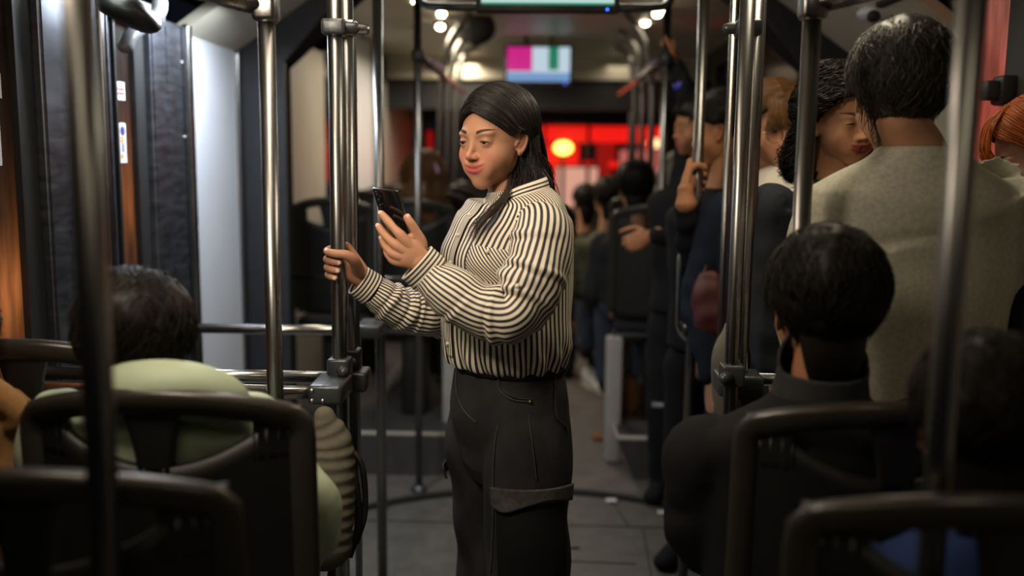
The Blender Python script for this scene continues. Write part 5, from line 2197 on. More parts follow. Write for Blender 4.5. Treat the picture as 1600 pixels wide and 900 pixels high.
def passenger(label, H, yaw, pitch, roll, hscale, J, top, legs, hair, skin=SK, seated=True, hands=True, face=None, build=1.0, name='person', sub=5,
              sleeve_r=.052, top_name='jacket', leg_name='trousers', lips=(.40, .11, .10), voxel=.004):
    """J: world joints; C chest facing direction. Body one mesh, clothes and hair its children"""
    face = face or {}
    base = (float(J['hip'][0]), float(J['hip'][1]), 0.0)
    t = thing(name, label, 'person', base)
    h = Head(H, yaw, pitch, roll, hscale, sub, **face)
    up = tuple(J['front'])
    fr = np.array(J['front'], float)
    # ----- body
    b = MB()
    h.mesh(b)
    nb, nt_ = np.array(J['neck']), h.w1((0, -.026, -.045))
    k = build
    limb(b, [cc(nb - (0, 0, .03), .062 * k, .075 * k), cc(nb, .055 * k, .058 * k), cc((nb + nt_) / 2, .051 * k, .052 * k), cc(nt_, .052, .050)], 16, 24, up)
    headm = remesh(b, voxel, 1)
    b = MB()
    ch, ws, hp = [np.array(J[q]) for q in ('chest', 'waist', 'hip')]
    limb(b, [cc(nb - (0, 0, .05), .06 * k, .06 * k), cc(ch, .090 * k, .135 * k), cc(ws, .085 * k, .12 * k), cc(hp, .10 * k, .14 * k)], 20, 24, up)
    for s in ('L', 'R'):
        if 'sh' + s not in J:
            continue
        sh, el, wr = [np.array(J[q + s]) for q in ('sh', 'el', 'wr')]
        limb(b, [cc(sh, .042), cc((sh + el) / 2, .037), cc(el, .033), cc((el + wr) / 2, .030), cc(wr, .023, .019)], 24, 14)
    for s in ('L', 'R'):
        if 'kn' + s not in J:
            continue
        hj, kn, an = [np.array(J[q + s]) for q in ('hj', 'kn', 'an')]
        limb(b, [cc(hj, .072), cc((hj + kn) / 2, .062), cc(kn, .050), cc((kn + an) / 2, .045), cc(an, .034)], 24, 14)
        d_ = fr * 1.0
        limb(b, [cc(an - d_ * .03 + (0, 0, -.03), .028), cc(an + d_ * .06 + (0, 0, -.04), .026), cc(an + d_ * .12 + (0, 0, -.045), .018)], 10, 12, (0, 0, 1))
    rest = remesh(b, .010, 1)
    parts = [headm, rest]
    for s in ('L', 'R'):
        if hands and 'hd' + s in J:
            hb = MB()
            spec = J['hd' + s]
            if spec[0] == 'grip':
                grip_hand(hb, *spec[1], **spec[2])
            else:
                open_hand(hb, J['wr' + s], spec[1], spec[2], curl=spec[3], scale=.95, thumb_side=spec[4] if len(spec) > 4 else 1)
            parts.append(remesh(hb, .003, 2))
    allb = join_mb(*parts)
    o = mk('body', allb, 'skin', t)
    Cn = [h.tones(np.array(headm.v), skin, lips, tuple(.12 * np.array(skin)), (skin[0] * 1.15, skin[1] * .85, skin[2] * .85), makeup=.7)]
    Cn += [np.tile(np.array(skin), (len(p_.v), 1)) for p_ in parts[1:]]
    set_tone(o.data, np.vstack(Cn))
    if not face or face.get('eyes', True):
        pass
    # ----- top
    b = MB()
    w_ = J.get('w', 1.0)
    fb = J.get('flat', .115)
    shw = J.get('shw', .20)
    sl = J.get('slope', .8)
    limb(b, [cc(nb + (0, 0, .012), .070, .074), cc(nb - (0, 0, .012), .080, .096), cc(nb - (0, 0, .036 * sl), fb * .74, shw * .64), cc(nb - (0, 0, .066 * sl), fb * .86, shw * .86), cc(nb - (0, 0, .105 * sl), fb * .96, shw), cc(ch, fb * 1.05, shw * .97 * w_),
             cc(ws, fb * 1.05 * w_, shw * .86 * w_), cc(hp + (0, 0, .02), fb * 1.15 * w_, shw * .90 * w_)], 40, 40, up, disp=wrinkle(len(label), J.get('wrk', .0035), (24, 4)), flat=True)
    for s in ('L', 'R'):
        if 'sh' + s not in J:
            continue
        sh, el, wr = [np.array(J[q + s]) for q in ('sh', 'el', 'wr')]
        cu_ = wr * .93 + el * .07
        r = sleeve_r
        limb(b, [cc(sh * .55 + (nb - (0, 0, .13)) * .45, r * .62), cc(sh, r * .98), cc((sh + el) / 2, r), cc(el, r * .98), cc((el + wr) / 2, r * .86), cc(cu_, r * .66)], 44, 26, disp=wrinkle(len(label) + 3, lambda t_: .0042 * min(1.0, t_ * 3.0), (50, 4)))
    extra = J.get('extra_top')
    if extra:
        extra(b)
    tm = remesh(b, .007, 4)
    to = mk(top_name, tm, top, t)
    if 'knL' in J:
        b = MB()
        for s in ('L', 'R'):
            hj, kn, an = [np.array(J[q + s]) for q in ('hj', 'kn', 'an')]
            limb(b, [cc(hp * .6 + hj * .4, .09), cc(hj, .092), cc((hj + kn) / 2, .082), cc(kn, .070), cc((kn + an) / 2, .066), cc(an, .060)], 36, 24, disp=wrinkle(len(label) + 9, .004, (40, 3)))
            b_ = MB()
            limb(b_, [cc(an - fr * .055 + (0, 0, -.045), .040), cc(an + fr * .04 + (0, 0, -.045), .042), cc(an + fr * .14 + (0, 0, -.055), .030, .040)], 16, 16, (0, 0, 1))
            mk('shoe', b_, J.get('shoe', 'black_cloth'), t)
        mk(leg_name, remesh(b, .009, 2), legs, t)
    hair(h, t)
    return t, h, o, to


def short_hair(mat_, thick=.016, lump=.0022, top_extra=.012, tufts=900, seed=3, ln=.045, nape=-.050, curl=0.0, fz=.060, side=1.0, r=.0009, drop=0):
    def f(h, t):
        def th(V):
            return thick * (.55 + .45 * np.clip((V[:, 2] + .02) / .08, 0, 1)) + top_extra * np.clip((V[:, 2] - .03) / .07, 0, 1)
        mk_ = lambda V: np.clip((V[:, 2] - np.where(V[:, 1] > .02, fz - .55 * (.085 - V[:, 1]), np.where(V[:, 1] > -.022, .022, nape + .0 * V[:, 1]))) / .010 + .5, 0, 1)
        cap0_ = hair_cap(h, mk_, th, 5, lump, seed)
        if drop:
            q0, q1, q2 = [h.w1(q) for q in ((0, -.055, -.020), (0, -.058, -.070), (0, -.050, -.070 - drop))]
            limb(cap0_, [cc(q0, .036, .060), cc(q1, .028, .050), cc(q2, .014, .036)], 14, 24, tuple(h.R @ np.array((0, 1.0, 0))))
        capb = remesh(cap0_, .0045, 2)
        mk('hair', capb, mat_, t)
        # loose tufts on top of the mass
        D, _F = ico_dirs(5)
        rs = np.random.RandomState(seed)
        V, _ = radial_surface(lambda q: head_sdf(q), (0, .008, -.004), 5)
        m_ = np.where(mk_(V) > .8)[0]
        pick = rs.choice(m_, min(tufts, len(m_) * 4))
        P0 = V[pick]
        Dn = P0 - np.array((0, .0, 0.0))
        Dn /= np.linalg.norm(Dn, axis=1)[:, None]
        tt = th(P0)[:, None]
        whirl = np.cross(Dn, np.array((0, .35, 1.0)))
        whirl /= np.linalg.norm(whirl, axis=1)[:, None] + 1e-9
        down = np.cross(whirl, Dn)
        fl = -down * .75 + whirl * rs.normal(0, .45, (len(P0), 1))
        n = 7
        path = []
        ph = rs.rand(len(P0), 1) * 6.28
        lens_ = rs.uniform(.6, 1.2, (len(P0), 1))
        lift = rs.uniform(-.002, .006, (len(P0), 1))
        for i in range(n):
            u = i / (n - 1)
            p_ = P0 + fl * ln * u * lens_
            hug = scalp_push(p_, 0.0)
            dr = hug - np.array((0, .008, -.004))
            dr /= np.linalg.norm(dr, axis=1)[:, None]
            p_ = hug + dr * (tt * 1.0 + .0015 + lift * u * u)
            p_ = p_ + curl * (np.sin(ph + u * 14) * whirl + np.cos(ph + u * 14) * Dn)
            # keep the tuft outside of the mass
            path.append(p_)
        path = np.stack(path, axis=1)
        q = h.w(path.reshape(-1, 3)).reshape(path.shape)
        strands(q, r, 'loose_hair', mat_, t)
    return f


def long_hair(mat_, length=.28, vol=.020, n=1500, seed=5, wave=.0, part=0.0, curl=0.0, spread=.02, r=.0011, front=.045, fringe=0):
    """hair to the shoulders or longer"""
    def f(h, t):
        mk_ = lambda V: np.clip((V[:, 2] - np.where(V[:, 1] > -.02, .030 + .55 * V[:, 1], -.055)) / .012 + .5, 0, 1)
        b = MB()
        cp = hair_cap(h, mk_, lambda V: vol * (.7 + .3 * np.clip(V[:, 2] / .1, 0, 1)), 5, .0012, seed)
        b.add(cp.v, cp.f)
        for s in (-1, 1):
            L_ = [h.w1(q) for q in ((s * .074, -.035, .03), (s * .082, -.030, -.03), (s * .086, -.030, -.10), (s * .082, -.035, -.04 - length * .55), (s * .075, -.045, .01 - length))]
            limb(b, [cc(L_[0], .018, .034), cc(L_[1], .020, .038), cc(L_[2], .020, .038), cc(L_[3], .018, .034), cc(L_[4], .006, .014)], 24, 14, tuple(h.R @ np.array((1, 0, 0))))
        L_ = [h.w1(q) for q in ((0, -.098, .03), (0, -.108, -.05), (0, -.112, -.10), (0, -.115, -.04 - length * .5), (0, -.115, .02 - length))]
        limb(b, [cc(L_[0], .02, .06), cc(L_[1], .022, .07), cc(L_[2], .022, .07), cc(L_[3], .018, .06), cc(L_[4], .008, .04)], 24, 14, tuple(h.R @ np.array((0, 1, 0))))
        mk('hair', remesh(b, .005, 2), mat_, t)
        rs = np.random.RandomState(seed)
        ctl = []
        for k in range(n):
            s = -1 if rs.rand() < .5 else 1
            v = rs.rand() * 2
            e = vol + .003 + .006 * rs.rand()
            g0 = np.array([(part, .080, .078 + e), (s * .045, .078, .060 + e * .5), (s * .076, .040, .030), (s * (.082 + e * .3), front * .3, -.03), (s * (.084 + e * .5), front * .2, -.10), (s * .086, 0, -.05 - length * .55), (s * .082, -.01, -length)])
            g1 = np.array([(part, -.02, .120 + e), (s * .05, -.03, .102 + e), (s * (.086 + e * .6), -.04, .045), (s * (.090 + e * .6), -.05, -.02), (s * .094, -.055, -.09), (s * .088, -.06, -.05 - length * .55), (s * .080, -.06, -length)])
            g2 = np.array([(0, -.09 - e * .6, .085), (s * .02, -.108 - e * .6, .05), (s * .03, -.112 - e, .0), (s * .035, -.112 - e, -.05), (s * .036, -.112 - e, -.10), (s * .036, -.115 - e, -.05 - length * .55), (s * .03, -.115 - e, -length)])
            g = g0 * (1 - v) + g1 * v if v < 1 else g1 * (2 - v) + g2 * (v - 1)
            g[3:] += rs.normal(0, spread * .35, (4, 3))
            ctl.append(g)
        if fringe:
            for k in range(fringe):
                x = rs.uniform(-.05, .05)
                ctl.append(np.array([(x * .3, .03, .125), (x * .8, .075, .100), (x, .098, .060), (x * 1.1, .100, .035), (x * 1.15, .098, .020), (x * 1.2, .096, .014), (x * 1.22, .095, .010)]) + rs.normal(0, .002, (7, 3)))
        ctl = np.array(ctl)
        for j in range(4):
            ctl[:n, j] = scalp_push(ctl[:n, j], vol * .95 + .002) + (scalp_push(ctl[:n, j], 1.0) - scalp_push(ctl[:n, j], 0.0)) * (rs.rand(n, 1) * .007)
        pth = spline_paths(ctl, 26)
        if curl:
            u = np.linspace(0, 1, 26)[None, :, None]
            ph = rs.rand(len(pth), 1, 1) * 6.28
            amp = curl * np.clip(u * 4 + .25, 0, 1)
            pth = pth + amp * np.concatenate([np.sin(ph + u * 38), np.cos(ph + u * 38), np.sin(ph * 2 + u * 30) * .5], axis=2)
        q = h.w(pth.reshape(-1, 3)).reshape(pth.shape)
        strands(q, r, 'loose_hair', mat_, t)
    return f


def seated_J(H, shx=None, shz=None, front=(0, 1, 0), zf=0.0, lean=.0, half=.19, knee=.30, arms=True, hipy=.02, lap=True):
    """joints of someone sitting with the face deeper into the bus"""
    x, y, z = H
    sx = shx if shx is not None else x
    sz = shz if shz is not None else z - .235
    hz_ = zf + .53
    J = dict(front=front, neck=np.array((sx * .6 + x * .4, y - .025, sz + .045)), chest=np.array((sx, y - .0, sz - .12)), waist=np.array((sx, y + .0, sz - .32)), hip=np.array((sx, y + hipy, hz_)))
    for s, k in (('L', -1), ('R', 1)):
        J['sh' + s] = np.array((sx + k * half, y, sz - .03))
        J['el' + s] = np.array((sx + k * (half + .04), y + .02, sz - .29))
        J['wr' + s] = np.array((sx + k * .10, y + .19, sz - .37))
        J['hj' + s] = np.array((sx + k * .085, y + .05, hz_ - .01))
        J['kn' + s] = np.array((sx + k * .10, y + knee, hz_ - .01))
        J['an' + s] = np.array((sx + k * .10, y + knee - .04, zf + .09))
        J['hd' + s] = ('open', (-k * .3, .9, -.2), (-k * .2, -.2, -1), 25, k)
    return J


def standing_J(H, front, zf=0.0, half=.19, shz=None, arms='down'):
    x, y, z = H
    f = nrm(front)
    side = np.array((f[1], -f[0], 0))       # their right
    sz = shz if shz is not None else z - .245
    c = np.array((x, y, 0)) - f * .02
    J = dict(front=tuple(f), neck=c + (0, 0, sz + .045), chest=c + (0, 0, sz - .13), waist=c + (0, 0, sz - .36), hip=c + (0, 0, sz - .52))
    for s, k in (('L', -1), ('R', 1)):
        J['sh' + s] = c + side * k * half + (0, 0, sz - .035)
        J['el' + s] = c + side * k * (half + .05) + (0, 0, sz - .31) - f * .02
        J['wr' + s] = c + side * k * (half + .04) + (0, 0, sz - .55) + f * .08
        J['hj' + s] = c + side * k * .09 + (0, 0, sz - .56)
        J['kn' + s] = c + side * k * .10 + (0, 0, (sz - .56) * .52 + zf * .5) + f * .02
        J['an' + s] = c + side * k * .10 + (0, 0, zf + .09)
        J['hd' + s] = ('open', (0, 0, -1) + f * .15, -side * k, 20, k)
    return J


# -- standing man in the grey tee, back to the camera
H = P(1403, 150, 1.97)
J = standing_J(H, (-.10, 1, 0), half=.205, shz=P(1430, 262, 1.97).z)
J['neck'] = PA(1432, 238, 1.955)
J['slope'] = 1.1
cxm = P(1432, 300, 1.97).x
for q in ('chest', 'waist', 'hip'):
    J[q][0] = cxm
    J[q][1] = 1.97
J['shw'] = .243
J['flat'] = .125
J['wrk'] = .0045
J['shL'], J['shR'] = PA(1292, 344, 1.96), PA(1588, 330, 1.97)
J['elL'], J['elR'] = PA(1262, 500, 1.97), PA(1628, 520, 2.0)
J['wrL'], J['wrR'] = PA(1290, 640, 2.08), PA(1600, 700, 2.12)
tee = passenger('tall man in a grey tee shirt standing with his back to the camera', H, -4, 3, 2, 1.04, J, 'grey_tee', 'black_cloth',
                short_hair('hair_greying', .026, .0030, .005, 3000, 4, .050, nape=-.090, r=.0008), skin=(.40, .205, .12), sleeve_r=.066, top_name='tee_shirt')
b = MB()
q = PA(1402, 250, 1.84)
ellipsoid(b, q, (.010, .002, .007), 8, 12)

# -- seated man in black on the right, back to the camera
H = P(1287, 486, 1.64)
J = seated_J(H, shx=P(1270, 640, 1.64).x, shz=P(1270, 652, 1.64).z, half=.185, knee=.26)
J['shw'] = .205
J['elL'] = PA(1098, 830, 1.70)
J['shL'] = J['shL'] - np.array((0, 0, .035))
J['wrL'] = PA(1180, 880, 1.86)
passenger('seated man with thick black hair and black jacket, below the grey tee', H, 0, 4, 0, 1.04, J, 'black_cloth', 'black_cloth',
          short_hair('hair_dark', .024, .0032, .004, 2600, 8, .048, nape=-.085, r=.0009, drop=.045), skin=(.30, .14, .07), sleeve_r=.068)
b = MB()
nk = np.array(J['neck'])
limb(b, [cc(nk + (0, 0, .0), .072, .080), cc(nk + (0, -.005, .050), .066, .072), cc(nk + (0, -.01, .058), .070, .076)], 14, 30, (0, 1, 0), flat=True, cap0=False, cap1=False)
ow = [o for o in COL.objects if o.get('label', '').startswith('seated man with thick')][0]
cloth_part('collar', b, 'charcoal_cloth', ow, .005)

# -- person on the nearest right seat
H = P(1532, 672, 1.27)
J = seated_J(H, shx=P(1530, 860, 1.27).x, shz=P(1520, 872, 1.27).z, half=.175, knee=.17)
passenger('seated person with black hair and dark blue top at the lower right edge', H, -10, 6, 0, .98, J, 'blue_cloth', 'black_cloth',
          short_hair('hair_dark', .020, .0030, .004, 2200, 9, .05, nape=-.095, r=.0009, drop=.075), skin=(.30, .14, .07), sleeve_r=.055)

# -- person in the pale green jacket, left
H = P(214, 545, 1.64)
J = seated_J(H, shx=P(262, 640, 1.64).x, shz=P(240, 640, 1.64).z, half=.195, knee=.26)
J['shw'] = .22
J['elR'] = PA(482, 810, 1.66)
J['wrR'] = PA(440, 905, 1.86)
J['shR'] = PA(390, 668, 1.64)


def hood(b):
    c = P(250, 618, 1.565)
    limb(b, [cc(PA(150, 650, 1.60), .040), cc(PA(185, 620, 1.53), .046), cc(PA(262, 606, 1.51), .050), cc(PA(335, 622, 1.54), .046), cc(PA(372, 656, 1.60), .038)], 40, 22, disp=wrinkle(77, .003, (16, 3)))


J['extra_top'] = hood
gj = passenger('person in a pale green hooded jacket seated at the left, seen from behind', H, 10, 6, 0, 1.02, J, 'pale_green_jacket', 'black_cloth',
               short_hair('hair_dark', .026, .0026, .002, 2600, 12, .060, nape=-.075, r=.0009), skin=(.42, .20, .09), sleeve_r=.066, top_name='hooded_jacket')
b = MB()
limb(b, [cc(PA(112, 690, 1.585), .030, .05), cc(PA(118, 730, 1.585), .035, .06), cc(PA(122, 770, 1.60), .030, .05)], 16, 18)
mk('jacket_lining', b, 'green_lining', gj[0])

# -- sliver of a tan jacket at the left edge
H = P(-85, 545, 1.72)
J = seated_J(H, shx=P(-70, 640, 1.72).x, shz=P(-60, 640, 1.72).z, half=.10, knee=.22)
J['elR'] = PA(14, 760, 1.70)
J['shR'] = PA(8, 645, 1.72)
J['wrR'] = PA(10, 860, 1.82)
J['shw'] = .13


def tan_collar(b):
    limb(b, [cc(PA(-50, 590, 1.70), .03), cc(PA(5, 622, 1.67), .026), cc(PA(34, 648, 1.665), .022), cc(PA(20, 665, 1.67), .018)], 20, 14)


J['extra_top'] = tan_collar
passenger('person in a tan jacket cut off by the left edge', H, 10, 5, 0, .98, J, 'tan_jacket', 'black_cloth', short_hair('hair_dark', .02, .003, .01, 800, 15), skin=(.42, .2, .1), sleeve_r=.052)

# ribbed grey bag beside the green jacket
bc = P(532, 735, 2.02)
t = thing('ribbed_bag', 'grey and brown ribbed bag between the green jacket and the double pole', 'bag', (bc.x, bc.y, 0))
b = MB()
limb(b, [cc(PA(506, 650, 1.98), .022, .02), cc(PA(514, 690, 1.99), .05, .04), cc(PA(508, 760, 1.99), .065, .05), cc(PA(500, 850, 1.99), .07, .05)], 90, 40, (1, 0, 0), disp=lambda t, a: .0016 * np.sin(t * 70 + 1.4 * np.cos(a)) + 0 * a)
mk('bag_body', b, 'beige_knit', t)
b = MB()
tube(b, [PA(545, 720, 2.08), PA(556, 760, 2.06), PA(560, 820, 2.04), PA(545, 870, 2.02)], .009)
tube(b, [PA(545, 700, 2.10), PA(566, 730, 2.08), PA(570, 800, 2.06), PA(556, 850, 2.03)], .007)
mk('strap', b, 'rubber', t)


def glasses(h, parent):
    b = MB()
    for s in (-1, 1):
        pts = [h.w1((s * .032 + .023 * math.cos(a), .098 - .010 * abs(math.cos(a)) * (1 if s * math.cos(a) > 0 else .2), -.003 + .019 * math.sin(a))) for a in np.linspace(0, 2 * PI, 26)]
        sweep(b, pts, .0017, m=8)
        sweep(b, [h.w1((s * .055, .088, .004)), h.w1((s * .072, .05, .006)), h.w1((s * .075, -.005, .006))], .0011, m=8)
    sweep(b, [h.w1((-.009, .099, .002)), h.w1((0, .101, .004)), h.w1((.009, .099, .002))], .0011, m=8)
    return mk('glasses', b, 'wire_gold', parent)


# -- curly haired woman talking to the man in the tee
H = P(1314, 188, 2.42)
J = standing_J(H, (.35, -.94, 0), half=.175, shz=P(1300, 316, 2.42).z)
J['neck'] = PA(1306, 288, 2.43)
J['shR'] = PA(1203, 322, 2.38)
J['elR'] = PA(1185, 470, 2.36)
J['wrR'] = PA(1208, 585, 2.30)
J['hdR'] = ('open', (.15, -.2, -1), (1, 0, 0), 25, 1)
for q in ('chest', 'waist', 'hip'):
    J[q][0] = P(1275, 400, 2.42).x
cw = passenger('curly-haired woman in a black sweater talking to the man in the grey tee', H, 199, 8, 4, 1.0, J, 'black_knit', 'jeans_cloth',
               long_hair('hair_dark', .145, .024, 2400, 21, curl=.015, spread=.03, r=.0012, part=.02, front=-.2), skin=(.44, .22, .12), sleeve_r=.058, top_name='sweater', lips=(.27, .045, .045), face=dict(open_mouth=.0026, smile=1.0), voxel=.003)
cw[1].eyes(cw[2], gaze=(0, 0, -.1))

# -- woman with glasses behind her
H = P(1209, 200, 3.0)
J = standing_J(H, (.3, -.95, 0), half=.17, shz=P(1220, 312, 3.0).z)
J['neck'] = PA(1218, 280, 3.01)
gw = passenger('smiling woman with long brown hair, thin glasses and a white collar', H, 187, 10, 6, 1.05, J, 'navy_cloth', 'navy_cloth',
               long_hair('hair_brown', .34, .022, 2400, 31, spread=.045, r=.0011, fringe=130, front=.0), skin=(.50, .25, .15), sleeve_r=.050, top_name='shirt', face=dict(smile=1.9), lips=(.45, .12, .10), voxel=.003)
gw[1].eyes(gw[2])
glasses(gw[1], gw[0])
b = MB()
fx = nrm((.3, -.95, 0))
nk = np.array(J['neck'])
limb(b, [cc(nk + fx * .02 + (0, 0, -.10), .130, .205), cc(nk + fx * .0 + (0, 0, -.20), .145, .215), cc(nk + (0, 0, -.40), .140, .200), cc(nk + (0, 0, -.58), .145, .20)], 30, 40, tuple(fx), flat=True, cap0=False, cap1=False)
mk('dark_pinafore', b, 'navy_cloth', gw[0])
b = MB()
limb(b, [cc(nk + fx * .0 + (0, 0, .030), .062, .066), cc(nk + fx * .012 + (0, 0, -.01), .085, .100), cc(nk + fx * .03 + (0, 0, -.075), .115, .125)], 16, 40, tuple(fx), flat=True, cap0=False, cap1=False)
cloth_part('shirt_collar', b, 'white_shirt', gw[0], .003)

# -- red haired woman at the right edge
H = P(1627, 243, 2.12)
J = standing_J(H, (-.95, .2, 0), half=.13, shz=P(1600, 345, 2.16).z)
for q in J:
    if isinstance(J[q], np.ndarray) and J[q].shape == (3,):
        J[q][0] = min(J[q][0], .99)
J['shw'] = .135
J['flat'] = .10
rw = passenger('red-haired woman at the right edge looking down behind the grey shoulder', H, 78, 22, 0, 1.0, J, 'navy_cloth', 'black_cloth',
               long_hair('hair_red', .20, .014, 1800, 41, spread=.015, r=.0010, fringe=100), skin=(.60, .34, .24), sleeve_r=.045, voxel=.003)
rw[1].eyes(rw[2])

# -- passenger holding the right inner pole
cpx, cpd, _ = pin['c']
zs = [P(1085, y, 3.0).z for y in (252, 266, 279, 291)]
wr = PA(1072, 318, 2.955)
H = P(1128, 205, 3.28)
J = standing_J(H, (-.55, -.80, 0), half=.17, shz=P(1120, 320, 3.28).z)
J['shL'] = J['shL']
J['shR'] = PA(1092, 345, 3.22)
J['elR'] = PA(1086, 425, 3.10)
J['wrR'] = wr
wxy = np.array((wr[0], wr[1]))
J['hdR'] = ('grip', (cpx, cpd, .0165, zs, PA(1071, 296, 2.955)), dict(a0=15, a1=215, thumb=[PA(1070, 290, 2.965), PA(1076, 268, 2.97), PA(1090, 258, 2.965), PA(1101, 262, 2.97)], mirror=-1, arm=wr))
ph_ = passenger('passenger in black holding the steel pole, half hidden behind the triple pole', H, 75, 10, 0, 1.0, J, 'black_cloth', 'black_cloth',
                short_hair('hair_dark', .018, .002, .01, 900, 51), skin=(.36, .165, .08), sleeve_r=.056, lips=(.25, .08, .07))
ph_[1].eyes(ph_[2], lash=False)

# -- passenger with a raised arm
H = P(1089, 200, 3.95)
J = standing_J(H, (-.4, -.9, 0), half=.17, shz=P(1085, 298, 3.95).z, zf=0)
J['shL'] = PA(1112, 310, 3.9)
J['shR'] = PA(1062, 318, 3.95)
J['elR'] = PA(1080, 178, 4.02)
J['wrR'] = PA(1056, 98, 4.03)
J['hdR'] = ('open', (-.2, 0, .95), (-.9, 0, -.2), 55, 1)
J['elL'] = PA(1096, 375, 3.75)
J['wrL'] = PA(1018, 368, 3.70)
J['hdL'] = ('open', (-.9, 0, -.35), (-.2, .9, -.3), 35, -1)
ra = passenger('passenger in dark clothes with one arm raised to the overhead rail and a blue wristband', H, 105, 5, 0, 1.0, J, 'black_cloth', 'black_cloth',
               short_hair('hair_dark', .016, .002, .01, 500, 53), skin=(.34, .15, .075), sleeve_r=.050)
ra[1].eyes(ra[2], lash=False)
b = MB()
p0, p1 = PA(1066, 138, 4.02), PA(1063, 128, 4.02)
limb(b, [cc(p0, .034), cc(p1, .033)], 4, 20, flat=True)
mk('wristband', b, 'bracelet_blue', ra[0])

# maroon bag on the loop rail
bc = P(1106, 475, 2.93)
t = thing('handbag', 'maroon leather handbag hanging in front of the loop rail', 'bag', bc)
b = MB()
limb(b, [cc(PA(1108, 436, 2.93), .022, .035), cc(PA(1106, 452, 2.93), .034, .048), cc(PA(1106, 480, 2.93), .040, .052), cc(PA(1108, 508, 2.93), .042, .050)], 30, 30, (0, 1, 0), disp=wrinkle(61, .0025, (14, 4)), square=2.8)
mk('bag_body', b, 'maroon_leather', t)
b = MB()
tube(b, [PA(1096, 440, 2.92), PA(1110, 396, 2.93), PA(1124, 375, 2.95), PA(1134, 398, 2.94), PA(1124, 440, 2.94)], .0055)
mk('strap', b, 'maroon_leather', t)
# pale skirt or coat beside the triple pole, modelled as a bag
t = thing('pale_garment', 'pale grey cloth skirt or coat modelled as a bag, low between the triple pole and the black sleeve', 'bag', P(1160, 560, 2.5))
b = MB()
limb(b, [cc(PA(1160, 515, 2.5), .02, .05), cc(PA(1158, 550, 2.5), .035, .075), cc(PA(1160, 600, 2.5), .04, .08), cc(PA(1162, 640, 2.5), .04, .075)], 26, 26, (0, 1, 0), disp=wrinkle(63, .003, (12, 4)), square=2.6)
mk('bag_body', b, 'beige_knit', t)
b = MB()
tube(b, [PA(1148, 520, 2.5), PA(1152, 470, 2.5), PA(1168, 470, 2.5), PA(1172, 520, 2.5)], .006)
mk('handle', b, 'beige_knit', t)  # part of the bag shape that stands in for the skirt or coat


# -- seated passengers in the rear
def rear_seated(px, py, d, label, hair_, top, sx=None, skin=SK, yaw=0, sc=1.0):
    H = P(px, py, d)
    J = seated_J(H, zf=.19, half=.165, knee=.34, hipy=.0)
    J['shw'] = .185
    return passenger(label, H, yaw, 3, 0, sc, J, top, 'jeans_cloth', hair_, skin=skin, sub=4, sleeve_r=.05, voxel=.005)


rear_seated(993, 296, 4.75, 'black-haired passenger seated deep in the bus, seen from behind above the right aisle seat', short_hair('hair_dark', .02, .002, .012, 700, 61, drop=.06), 'charcoal_cloth', sc=1.02)
rear_seated(950, 312, 5.62, 'passenger in a mottled grey green top seated left of the black-haired passenger', short_hair('hair_dark', .016, .002, .01, 400, 62, drop=.06), 'camo_cloth', yaw=10)
br = rear_seated(664, 282, 4.85, 'brown-haired passenger with a pale headband seated behind the dark pole at the left', long_hair('hair_brown', .13, .03, 900, 63, curl=.006, spread=.03), 'brown_leather', yaw=-20, sc=1.05)
b = MB()
hh = br[1]
sweep(b, [hh.w1((.105 * math.sin(a), -.062, .000 + .115 * math.cos(a))) for a in np.linspace(-1.25, 1.25, 20)], .012, .006, m=10, up=(0, 1, 0))
mk('headband', b, 'lilac_plastic', br[0])

# standing dark figure in the aisle behind the woman
H = P(915, 290, 6.2)
J = standing_J((H.x, H.y, 1.50), (0.2, 1, 0), half=.16)
passenger('dark figure standing in the aisle just right of her back', (H.x, H.y, P(925, 318, 6.2).z), 10, 10, 0, .95, standing_J((H.x, H.y, P(925, 318, 6.2).z), (.2, 1, 0), half=.16), 'black_cloth', 'charcoal_cloth',
          short_hair('hair_dark', .016, .002, .008, 300, 71, drop=.06), sub=4, voxel=.006) if True else None

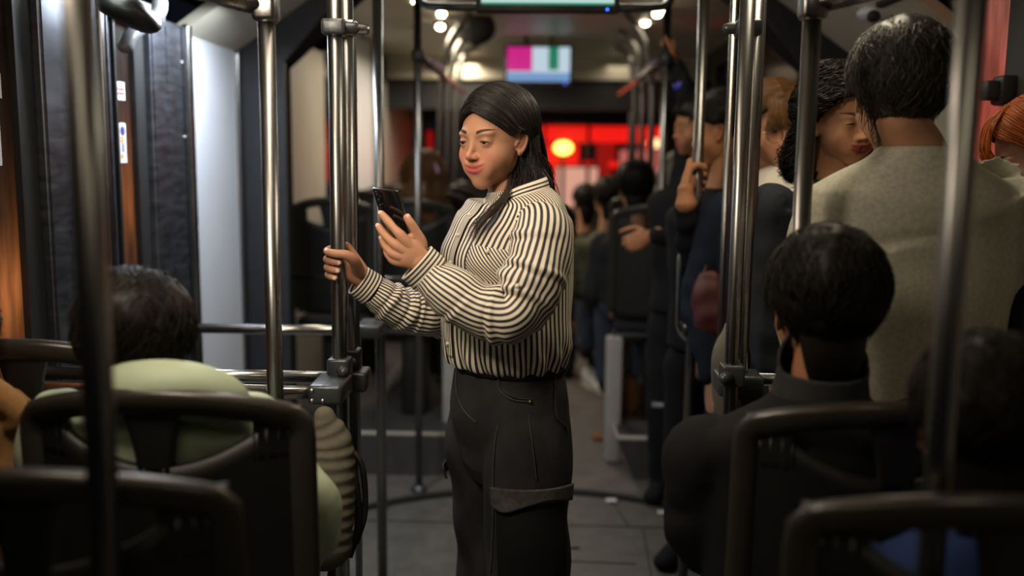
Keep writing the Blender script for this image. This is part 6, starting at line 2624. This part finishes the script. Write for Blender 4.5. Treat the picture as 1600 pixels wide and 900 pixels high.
# shoes and small bag by the right podium
for (px, py, d, yawd, lab, mt) in ((926, 590, 5.9, 20, 'white sneaker on the aisle floor', 'sneaker_white'), (962, 600, 4.9, -10, 'pale sneaker at the edge of the right podium', 'sneaker_white')):
    p = P(px, py, d)
    zf_ = .19 if px > 940 else 0.0
    p = Vector((max(p.x, .45) if px > 940 else p.x, d, zf_))
    t = thing('sneaker', lab, 'shoe', p)
    a = math.radians(yawd)
    f = np.array((math.sin(a), -math.cos(a), 0))
    q = np.array(p)
    b = MB()
    limb(b, [cc(q - f * .09 + (0, 0, .065), .060, .036), cc(q - f * .05 + (0, 0, .065), .060, .042), cc(q + f * .03 + (0, 0, .052), .042, .044), cc(q + f * .12 + (0, 0, .038), .026, .044), cc(q + f * .16 + (0, 0, .032), .016, .032)], 24, 20, (0, 0, 1))
    mk('upper', b, mt, t)
    b = MB()
    limb(b, [cc(q - f * .10 + (0, 0, .012), .012, .038), cc(q + f * .04 + (0, 0, .012), .012, .044), cc(q + f * .165 + (0, 0, .012), .012, .034)], 16, 20, (0, 0, 1))
    mk('sole', b, 'cream_panel', t)
p = P(974, 618, 4.62)
t = thing('backpack', 'brown leather bag on the right podium beside the pale seat leg', 'bag', (p.x, p.y, .19))
b = MB()
limb(b, [(p.x, p.y, .20, .05, .075), (p.x, p.y, .25, .065, .09), (p.x + .01, p.y, .33, .055, .08), (p.x + .01, p.y, .38, .02, .04)], 26, 26, (0, 1, 0), disp=wrinkle(81, .003, (12, 3)), square=2.6)
mk('bag_body', b, 'brown_leather', t)
b = MB()
tube(b, [(p.x - .04, p.y - .02, .36), (p.x - .01, p.y - .02, .42), (p.x + .04, p.y - .02, .40), (p.x + .05, p.y - .02, .35)], .007)
mk('handle', b, 'rubber', t)
# litter on the floor
for (px, py, lab, sz, mt) in ((938, 685, 'crumpled brown leaf on the aisle floor', .045, 'tan_jacket'), (955, 785, 'small white scrap of paper on the floor at the joint seam', .022, 'sneaker_white'), (1035, 803, 'pale scrap of paper beside the right dark pole', .018, 'sneaker_white')):
    v = P(px, py, 1.0) - CAM
    p = CAM + v * (-1.455 / v.z)
    t = thing('litter', lab, 'litter', (p.x, p.y, .006))
    b = MB()
    rs = np.random.RandomState(px)
    V = []
    for i in range(7):
        for j in range(7):
            V.append((p.x + (i / 6 - .5) * sz * 2, p.y + (j / 6 - .5) * sz * 1.6, .010 + .012 * rs.rand() * (sz / .03)))
    F = [[i * 7 + j, (i + 1) * 7 + j, (i + 1) * 7 + j + 1, i * 7 + j + 1] for i in range(6) for j in range(6)]
    b.add(V, F)
    o = mk('scrap', b, mt, t)
    s_ = o.modifiers.new('thick', 'SOLIDIFY')
    s_.thickness = .001
